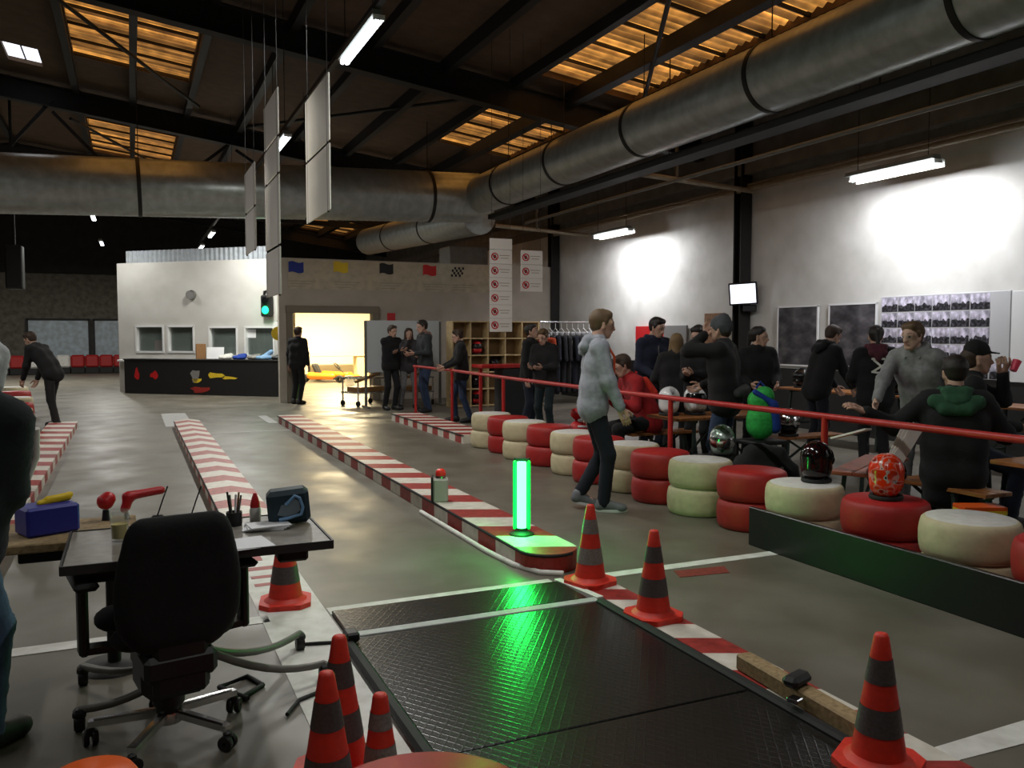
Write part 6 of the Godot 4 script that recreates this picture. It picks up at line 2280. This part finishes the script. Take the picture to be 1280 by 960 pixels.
func people() -> void:
	var K := -YAW
	var jeans := cloth("jeans_blue", rgb(46, 62, 92))
	var dark_jeans := cloth("jeans_dark", rgb(28, 34, 52))
	var light_jeans := cloth("jeans_light", rgb(84, 112, 142))
	var black := cloth("cloth_black", rgb(20, 20, 23))
	var black2 := cloth("cloth_black_soft", rgb(30, 29, 31))
	var grey := cloth("hoodie_grey", rgb(172, 175, 186))
	var grey2 := cloth("hoodie_ash", rgb(156, 156, 158))
	var navy := cloth("jacket_navy", rgb(30, 36, 60))
	var dgrey := cloth("jacket_slate", rgb(54, 58, 62))
	var gpants := cloth("pants_grey", rgb(112, 110, 110))
	var red := cloth("jacket_red", rgb(178, 28, 34))
	# walking man in the lane
	var m := person("young man in a grey hoodie and dark trousers walking past the tyres", V(3.76, 0, 6.62), 92 + K, {"h": 1.79, "top": grey, "bottom": cloth("pants_navy", rgb(20, 26, 40)), "top_name": "hoodie", "hood": grey, "cell": 0.015, "hair_m": M.hair_fair, "lean": 4.0, "feet": [Vector3(0.07, 0, -0.06), Vector3(-0.09, 0, 0.14)], "heel": [0.05, 0.0], "hl": Vector3(0.25, 0.86, -0.02), "hr": Vector3(-0.25, 0.83, 0.25), "sole": true, "shoe": M.shoe_grey, "skin": Color(0.55, 0.34, 0.25), "head": [6, 4], "puff": 0.024})
	var fr: Array = m.get_meta("frame")
	var mb := MB.new()
	mb.tube([fr[0] + fr[1] * Vector3(-0.07, 0.02, 0.06), fr[0] + fr[1] * Vector3(-0.05, -0.1, 0.155), fr[2] + fr[1] * Vector3(-0.03, -0.1, 0.165), fr[2] + fr[1] * Vector3(-0.02, -0.2, 0.16)], 0.011, 6)
	obj("lanyard", mb, cloth("lanyard_orange", rgb(226, 84, 40)), m)
	mb = MB.new()
	mb.box(fr[2] + fr[1] * Vector3(-0.02, -0.25, 0.165), Vector3(0.06, 0.09, 0.008), 0.003)
	obj("badge", mb, M.white_plastic, m)
	# three people by the partition
	person("man in black standing with folded arms before the white partition", at_px(488, 17.7), 40 + K, {"h": 1.76, "top": black, "bottom": black, "hair_m": M.hair_brown, "hl": Vector3(-0.06, 1.2, 0.26), "hr": Vector3(0.08, 1.24, 0.27), "head": [10, 5], "cell": 0.024})
	person("woman with long hair in a grey jacket and pale grey trousers", at_px(510, 17.9), 20 + K, {"h": 1.7, "top": cloth("cardigan", rgb(70, 68, 72)), "bottom": gpants, "hair": "long", "hl": Vector3(0.16, 1.12, 0.22), "hr": Vector3(-0.06, 1.45, 0.2), "er": Vector3(-0.6, -1, 0.2), "feet": [Vector3(0.16, 0, 0.02), Vector3(-0.16, 0, 0)], "cell": 0.024})
	person("tall man in a slate jacket and jeans beside the long-haired woman", at_px(532, 17.2), -60 + K, {"h": 1.86, "top": dgrey, "bottom": jeans, "hair_m": M.hair_dark, "hl": Vector3(0.14, 1.2, 0.3), "hr": Vector3(-0.1, 1.18, 0.32), "hood": cloth("hood_tan", rgb(150, 110, 100)), "head": [0, 8], "cell": 0.024})
	person("man in a black jacket and blue jeans facing left by the red rail", at_px(577, 15.2), -80 + K, {"h": 1.66, "top": black, "bottom": jeans, "hl": Vector3(0.2, 1.0, 0.32), "hr": Vector3(-0.2, 1.0, 0.32), "head": [0, 12], "feet": [Vector3(0.1, 0, -0.1), Vector3(-0.1, 0, 0.15)], "cell": 0.024})
	person("man in dark clothes drinking beside the cubby shelf", at_px(661, 13.8), 70 + K, {"h": 1.74, "top": black, "bottom": dark_jeans, "hl": Vector3(0.05, 1.5, 0.22), "el": Vector3(0.6, -1, 0.3), "hair_m": M.hair_dark, "head": [0, -8], "cell": 0.024})
	person("person in a black jacket holding a phone behind the red rail", at_px(682, 13.0), -30 + K, {"h": 1.66, "top": black2, "bottom": cloth("pants_teal", rgb(24, 40, 44)), "hair_m": M.hair_fair, "hl": Vector3(0.1, 1.08, 0.3), "hr": Vector3(-0.1, 1.08, 0.3), "head": [0, 18], "cell": 0.024})
	person("dark-clad person standing at the left post of the lit doorway", at_px(371, 19.2), 160 + K, {"h": 1.74, "top": black, "bottom": black, "hair_m": M.hair_brown, "cell": 0.028})
	mb = MB.new()
	mb.lathe([Vector2(0, 0), Vector2(0.16, 0.0), Vector2(0.16, 0.012), Vector2(0, 0.014)], 24, Transform3D(Basis(Vector3.RIGHT, PI / 2), V(3.12, 1.6, 20.25)))
	tag(obj("yellow_sign", mb, M.flag_yellow), "round yellow sign on the wall left of the doorway", "sign")
	mb = MB.new()
	mb.box(V(3.62, 0.62, 20.9), Vector3(0.24, 0.44, 0.14), 0.02)
	mb.box(V(3.62, 0.2, 20.9), Vector3(0.2, 0.4, 0.12), 0.01)
	tag(obj("green_bin", mb, M.green_plastic), "green waste bin just inside the lit doorway", "bin")
	# seating area
	var nv := person("man in a navy zip jacket standing with joined hands before the red panel", at_px(816, 11.0), 20 + K, {"h": 1.79, "top": navy, "bottom": dark_jeans, "hair_m": M.hair_dark, "hl": Vector3(-0.02, 1.1, 0.28), "hr": Vector3(-0.12, 1.06, 0.26), "head": [25, 14], "hood": navy, "cell": 0.02})
	fr = nv.get_meta("frame")
	mb = MB.new()
	mb.tube([fr[0] + fr[1] * Vector3(0, -0.05, 0.125), fr[2] + fr[1] * Vector3(0, 0, 0.138), fr[2] + fr[1] * Vector3(0, -0.2, 0.136)], 0.006, 6)
	obj("zip", mb, M.steel_grey, nv)
	var rp := person("person in a red jacket sitting bent forward at the folding table", at_px(812, 9.75), -75 + K, {"h": 1.78, "sit": 0.48, "lean": 18.0, "bend": 14.0, "top": red, "bottom": black, "hair_m": M.hair_brown, "hl": Vector3(0.15, 0.85, 0.5), "hr": Vector3(-0.15, 0.85, 0.5), "head": [0, 10], "cell": 0.02})
	fr = rp.get_meta("frame")
	obj("shoulder_patch", blob([[fr[0] + fr[1] * Vector3(0.1, -0.1, -0.1), fr[0] + fr[1] * Vector3(0.16, -0.26, -0.11), 0.06, 0.05]], 0.015, 0.02), cloth("orange_red", rgb(226, 54, 30)), rp)
	person("woman with long fair hair in black seen from behind", at_px(846, 10.2), 170 + K, {"h": 1.58, "top": black2, "bottom": black, "hair": "long", "hair_m": M.hair_blond, "hl": Vector3(0.2, 0.95, 0.25), "cell": 0.02})
	person("man in a black jacket with clasped hands beside the beanie man", at_px(876, 9.95), -35 + K, {"h": 1.68, "top": black, "bottom": black, "hair_m": M.hair_dark, "hl": Vector3(0.02, 1.13, 0.28), "hr": Vector3(-0.05, 1.12, 0.29), "fist": true, "head": [0, 15], "cell": 0.02})
	var bn := person("man in a grey beanie and black jacket holding a hand to his face", at_px(908, 8.45), -120 + K, {"h": 1.74, "top": black, "bottom": jeans, "hair": "beanie", "hair_m": cloth("beanie_grey", rgb(84, 86, 92)), "hl": Vector3(0.06, 1.58, 0.2), "el": Vector3(0.8, -0.8, 0.6), "hr": Vector3(-0.2, 1.05, 0.3), "fat": 1.12, "puff": 0.03, "cell": 0.018})
	fr = bn.get_meta("frame")
	obj("waist_bag", blob([[fr[3] + Vector3(-0.12, 0.1, -0.16), fr[3] + Vector3(0.12, 0.08, -0.16), 0.06, 0.05]], 0.016, 0.02), cloth("bag_grey", rgb(62, 62, 64)), bn)
	var wl := person("woman in a black hoodie with a pale collar looking right", at_px(946, 10.0), 5 + K, {"h": 1.66, "top": black, "bottom": black, "hair": "pony", "hair_m": M.hair_dark, "hl": Vector3(0.15, 1.0, 0.25), "hr": Vector3(-0.15, 1.0, 0.25), "head": [55, 0], "fat": 1.1, "cell": 0.02})
	fr = wl.get_meta("frame")
	mb = MB.new()
	mb.tube([fr[0] + fr[1] * Vector3(0.1, 0.02, 0.02), fr[0] + fr[1] * Vector3(0.2, -0.03, 0.0), fr[0] + fr[1] * Vector3(0.26, -0.16, 0.0), fr[0] + fr[1] * Vector3(0.25, -0.32, 0.05)], 0.022, 8)
	obj("pale_piping", mb, cloth("pale_grey", rgb(150, 150, 152)), wl)
	person("man in a black hoodie leaning over the wall table", at_px(1022, 10.5), 110 + K, {"h": 1.72, "lean": 14.0, "bend": 6.0, "top": black, "bottom": cloth("pants_blue_black", rgb(20, 22, 36)), "hair_m": M.hair_brown, "hood": black, "hl": Vector3(0.15, 0.92, 0.42), "hr": Vector3(-0.15, 0.92, 0.42), "head": [0, 16], "cell": 0.02})
	var hw := person("woman in a black hoodie with a white print on her back", at_px(1096, 9.4), 168 + K, {"h": 1.67, "top": black, "bottom": black, "hair": "pony", "hair_m": M.hair_dark, "hl": Vector3(0.18, 1.0, 0.25), "hr": Vector3(-0.18, 1.0, 0.25), "hood": cloth("hood_plum", rgb(96, 40, 56)), "cell": 0.02})
	fr = hw.get_meta("frame")
	for k in 4:
		mb = MB.new()
		mb.box(fr[2] + fr[1] * Vector3(0.02 * sin(k * 3.0), 0.07 - 0.05 * k, -0.142 + 0.004 * k), Vector3(0.14 - 0.02 * (k % 2), 0.022, 0.006), 0.0, Basis(Vector3.BACK, [0.0, 0.7, -0.6, 0.15][k]))
		obj("back_print", mb, M.white_sign, hw)
	person("smiling man in an ash grey hoodie leaning on the red rail", at_px(1158, 7.65), -48 + K, {"h": 1.74, "lean": 20.0, "bend": 8.0, "top": grey2, "bottom": gpants, "top_name": "hoodie", "hood": grey2, "hair_m": M.hair_fair, "hr": Vector3(-0.16, 0.99, 0.62), "hl": Vector3(0.24, 1.0, 0.2), "er": Vector3(-1, -0.2, -0.3), "head": [-10, -4], "feet": [Vector3(0.12, 0, -0.05), Vector3(-0.1, 0, 0.2)], "skin": Color(0.56, 0.35, 0.27), "cell": 0.017})
	var cp := person("man in a black cap and dark jacket drinking from a pink cup", at_px(1203, 6.9), 70 + K, {"h": 1.78, "sit": 0.56, "top": black, "bottom": dark_jeans, "hair": "cap", "hair_m": cloth("cap_black", rgb(22, 22, 24)), "hl": Vector3(0.02, 1.27, 0.3), "el": Vector3(0.5, -1, 0.3), "hr": Vector3(-0.15, 0.85, 0.4), "head": [6, -6], "lean": 8.0, "cell": 0.017, "fist": true})
	fr = cp.get_meta("frame")
	mb = MB.new()
	mb.lathe([Vector2(0, 0), Vector2(0.026, 0), Vector2(0.034, 0.09), Vector2(0.031, 0.09), Vector2(0.02, 0.01), Vector2(0, 0.01)], 18)
	var cup := obj("drinking_cup", mb, mat("cup_pink", rgb(226, 60, 90), 0.4))
	cup.transform = Transform3D(Basis(Vector3.BACK, -0.5), cp.to_global(fr[4] + Vector3(-0.02, 0.02, 0.07)))
	tag(cup, "pink plastic cup at the mouth of the man in the cap", "cup")
	var g := person("person with a green hood sitting with one arm along the red rail", at_px(1197, 6.25), 158 + K, {"h": 1.8, "sit": 0.46, "top": black, "bottom": black, "hair_m": M.hair_dark, "hl": Vector3(0.62, 1.0, -0.12), "el": Vector3(0.2, -1.0, 0.2), "hr": Vector3(-0.25, 0.85, 0.35), "fat": 1.14, "coat": true, "puff": 0.028, "hood": cloth("hood_green", rgb(44, 92, 62)), "head": [12, 6], "cell": 0.015})
	fr = g.get_meta("frame")
	obj("hood_drape", blob([[fr[0] + fr[1] * Vector3(-0.14, -0.04, -0.09), fr[0] + fr[1] * Vector3(0.14, -0.04, -0.09), 0.055, 0.055], [fr[0] + fr[1] * Vector3(-0.08, -0.1, -0.13), fr[0] + fr[1] * Vector3(0.08, -0.1, -0.13), 0.045, 0.045]], 0.015, 0.05), M.hood_green, g)
	# left side
	var lp := person("person in a dark racing suit bending over the left kerb", at_px(64, 14.4), -100 + K, {"h": 1.74, "lean": 26.0, "bend": 14.0, "top": black, "bottom": cloth("suit_dark", rgb(34, 32, 32)), "hair_m": M.hair_brown, "hl": Vector3(0.15, 0.8, 0.45), "hr": Vector3(-0.12, 0.72, 0.42), "head": [0, 10], "feet": [Vector3(0.14, 0, -0.12), Vector3(-0.1, 0, 0.1)], "cell": 0.022})
	fr = lp.get_meta("frame")
	obj("red_belt_pack", blob([[fr[3] + Vector3(-0.12, 0.08, 0.06), fr[3] + Vector3(-0.02, 0.04, 0.16), 0.07, 0.06]], 0.018, 0.02), cloth("belt_red", rgb(170, 40, 36)), lp)
	var nl := person("person in pale jeans, dark jacket and white hood standing beside the desk", at_px(-82, 3.05), 178 + K, {"h": 1.6, "side": -12.0, "top": cloth("jacket_teal_black", rgb(18, 28, 32)), "bottom": light_jeans, "hair": "hood", "hair_m": cloth("hood_white", rgb(196, 198, 200)), "hl": Vector3(0.12, 0.95, 0.25), "hr": Vector3(-0.1, 0.93, 0.26), "feet": [Vector3(0.12, 0, -0.05), Vector3(-0.1, 0, 0.12)], "puff": 0.03, "cell": 0.018, "fat": 1.1})
	fr = nl.get_meta("frame")
	mb = MB.new()
	mb.tube([fr[0] + fr[1] * Vector3(-0.2, -0.05, 0.1), fr[2] + fr[1] * Vector3(-0.2, 0.0, 0.13), fr[2] + fr[1] * Vector3(-0.17, -0.2, 0.13)], 0.016, 8)
	obj("pale_stripe", mb, M.white_sign, nl)

func sign_rows(label: String, u0: float, u1: float, rows: Array, v1: float) -> void:
	var a := PF(12.0, u0, rows[0])
	var b := PF(12.0, u1, v1)
	var t := thing("rules_sign", label, "sign", (a + b) / 2)
	var w := absf(b.x - a.x)
	var ys := []
	for r in rows:
		ys.append(PF(12.0, (u0 + u1) / 2, r).y - t.position.y)
	ys.append(b.y - t.position.y)
	for i in rows.size():
		var y: float = (ys[i] + ys[i + 1]) / 2
		var h: float = ys[i] - ys[i + 1]
		var mb := MB.new()
		mb.box(Vector3(0, y, 0), Vector3(w, h - 0.006, 0.012), 0.002)
		var pn := obj("panel", mb, M.white_sign, t)
		if i == 0 and rows.size() > 4:
			continue
		mb = MB.new()
		var ring := []
		for k in 17:
			ring.append(Vector3(-w * 0.28 + cos(TAU * k / 16) * 0.052, y + sin(TAU * k / 16) * 0.052, 0.008))
		mb.tube(ring, 0.009, 6, false)
		mb.bar(Vector3(-w * 0.28 - 0.035, y + 0.035, 0.008), Vector3(-w * 0.28 + 0.035, y - 0.035, 0.008), 0.014, 0.008, Vector3.BACK)
		obj("ban_symbol", mb, M.flag_red, pn)
		mb = MB.new()
		mb.box(Vector3(-w * 0.28, y, 0.0065), Vector3(0.045, 0.05, 0.003), 0.0, Basis(Vector3.BACK, 0.4))
		obj("pictogram", mb, M.flag_black, pn)
		for k in 2:
			mb = MB.new()
			mb.box(Vector3(w * 0.16, y + 0.02 - 0.04 * k, 0.0065), Vector3(w * (0.46 - 0.1 * k), 0.01, 0.002))
			obj("text_line", mb, M.banner_text, pn)
	for s in [-1, 1]:
		var mb := MB.new()
		mb.tube([Vector3(s * w * 0.4, ys[0], 0), Vector3(s * w * 0.4, roof_y(t.position.x) - t.position.y, 0)], 0.003, 5)
		obj("wire", mb, M.steel_dark, t)

func hanging_signs() -> void:
	# white boards seen edge-on, in the plane along the hall
	for q in [[1.5, 6.95, 7.95, 3.7, [2.58, 3.14], "two white boards hung one below the other beside the tube lamp"], [1.2, 7.6, 8.42, 3.72, [1.92, 2.36, 2.98, 3.3], "long column of white boards hung edge-on in the middle of the hall"], [1.1, 8.38, 9.14, 3.22, [2.38, 2.8], "short pair of white boards hung behind the long column"], [-1.0, 7.3, 8.28, 2.72, [2.47], "white board with an orange foot hanging at the left"]]:
		var x: float = q[0]
		var t := thing("hanging_board", q[5], "board", V(x, q[3], (q[1] + q[2]) / 2))
		var W: float = q[2] - q[1]
		var top: float = q[3]
		var list: Array = q[4].duplicate()
		list.reverse()
		for y in list:
			var mb := MB.new()
			mb.box(Vector3(0, (y + top) / 2 - q[3], 0), Vector3(0.012, top - y - 0.025, W), 0.003)
			obj("board_panel", mb, M.white_sign, t)
			top = y
		if x < 0:
			var mb := MB.new()
			mb.box(Vector3(0, top - q[3] - 0.08, 0), Vector3(0.012, 0.16, W), 0.003)
			obj("orange_foot", mb, M.kart_orange, t)
		for s in [-1, 1]:
			var mb := MB.new()
			mb.tube([Vector3(0, 0, s * W * 0.42), Vector3(0, roof_y(x) - q[3], s * W * 0.42)], 0.003, 5)
			mb.tube([Vector3(0, 0, s * W * 0.42), Vector3(0, top - q[3], s * W * 0.42)], 0.008, 5)
			obj("wire", mb, M.steel_dark, t)
	sign_rows("tall hanging rules sign with a column of ban symbols", 612, 640, [298, 312, 330, 347, 364, 381, 398], 415)
	sign_rows("short hanging rules sign with three ban symbols", 651, 678, [313, 331, 348], 365)
	# power track carrying the middle row of lamps
	var mb := MB.new()
	mb.box(V(2.2, 4.695, 14.0), Vector3(0.06, 0.06, 34.0))
	tag(obj("lamp_track", mb, M.steel_dark), "thin dark track carrying the middle row of tube lamps", "track")
	# loudspeaker hanging at the left
	var sp := thing("hanging_speaker", "tall black loudspeaker hanging before the grey block wall", "speaker", V(-2.3, 3.5, 21.6))
	mb = MB.new()
	mb.box(Vector3(0, -0.45, 0), Vector3(0.34, 0.95, 0.4), 0.02)
	obj("cabinet", mb, M.black_plastic, sp)
	mb = MB.new()
	mb.box(Vector3(0, -0.45, 0.205), Vector3(0.28, 0.85, 0.01), 0.004)
	obj("grille", mb, M.rubber, sp)
	mb = MB.new()
	mb.tube([Vector3(0, 0, 0), Vector3(0, roof_y(-2.3) - 3.5, 0)], 0.03, 8)
	obj("rod", mb, M.steel_dark, sp)

func far_left() -> void:
	# pale translucent panels in the back wall
	for i in 2:
		var w := struct("window_%d" % (5 + i), null, null)
		w.set_meta("label", ["wide pale blue panel in the grey back wall", "narrow pale blue panel beside the office corner"][i])
		w.set_meta("category", "window")
		var x0: float = [-3.9, -1.45][i]
		var x1: float = [-1.6, -0.1][i]
		var mb := MB.new()
		mb.box(V((x0 + x1) / 2, 1.4, 39.95), Vector3(x1 - x0, 1.55, 0.06), 0.005)
		obj("pane", mb, M.panel_blue, w)
		mb = MB.new()
		for s in [x0, x1]:
			mb.box(V(s, 1.4, 39.93), Vector3(0.1, 1.65, 0.12))
		mb.box(V((x0 + x1) / 2, 2.2, 39.93), Vector3(x1 - x0, 0.08, 0.12))
		obj("frame", mb, M.steel_dark, w)
	# plastic barrier blocks in the far bend
	for i in 9:
		var red := i > 4 or i % 2 == 1
		var x := -4.6 + i * 0.52
		var t := thing("barrier_block", "%s plastic barrier block, %s from the office side in the far bend" % ["red" if red else "white", ["ninth", "eighth", "seventh", "sixth", "fifth", "fourth", "third", "second", "first"][i]], "barrier", V(x, 0, 38.6 - (0.5 if i < 4 else 0.0)), 0.0, "barrier blocks in the far bend")
		var mb := MB.new()
		mb.box(Vector3(0, 0.5, 0), Vector3(0.5, 0.5, 0.4), 0.06)
		obj("block", mb, M.tyre_red if red else M.lid_white, t)
		mb = MB.new()
		mb.box(Vector3(0, 0.125, 0), Vector3(0.5, 0.25, 0.4), 0.02)
		obj("base", mb, M.rubber, t)
	# black canister on the left kerb
	var c := thing("fire_extinguisher", "black cylinder standing at the red tyres by the left kerb", "canister", V(-1.02, 0.1, 9.1))
	var mb := MB.new()
	mb.lathe([Vector2(0, 0), Vector2(0.1, 0), Vector2(0.105, 0.02), Vector2(0.105, 0.36), Vector2(0.08, 0.42), Vector2(0.03, 0.45), Vector2(0.03, 0.48), Vector2(0, 0.48)], 24)
	obj("cylinder", mb, M.black_plastic, c)
	mb = MB.new()
	mb.box(Vector3(0.02, 0.5, 0), Vector3(0.14, 0.03, 0.03), 0.006)
	obj("grip", mb, M.rubber, c)
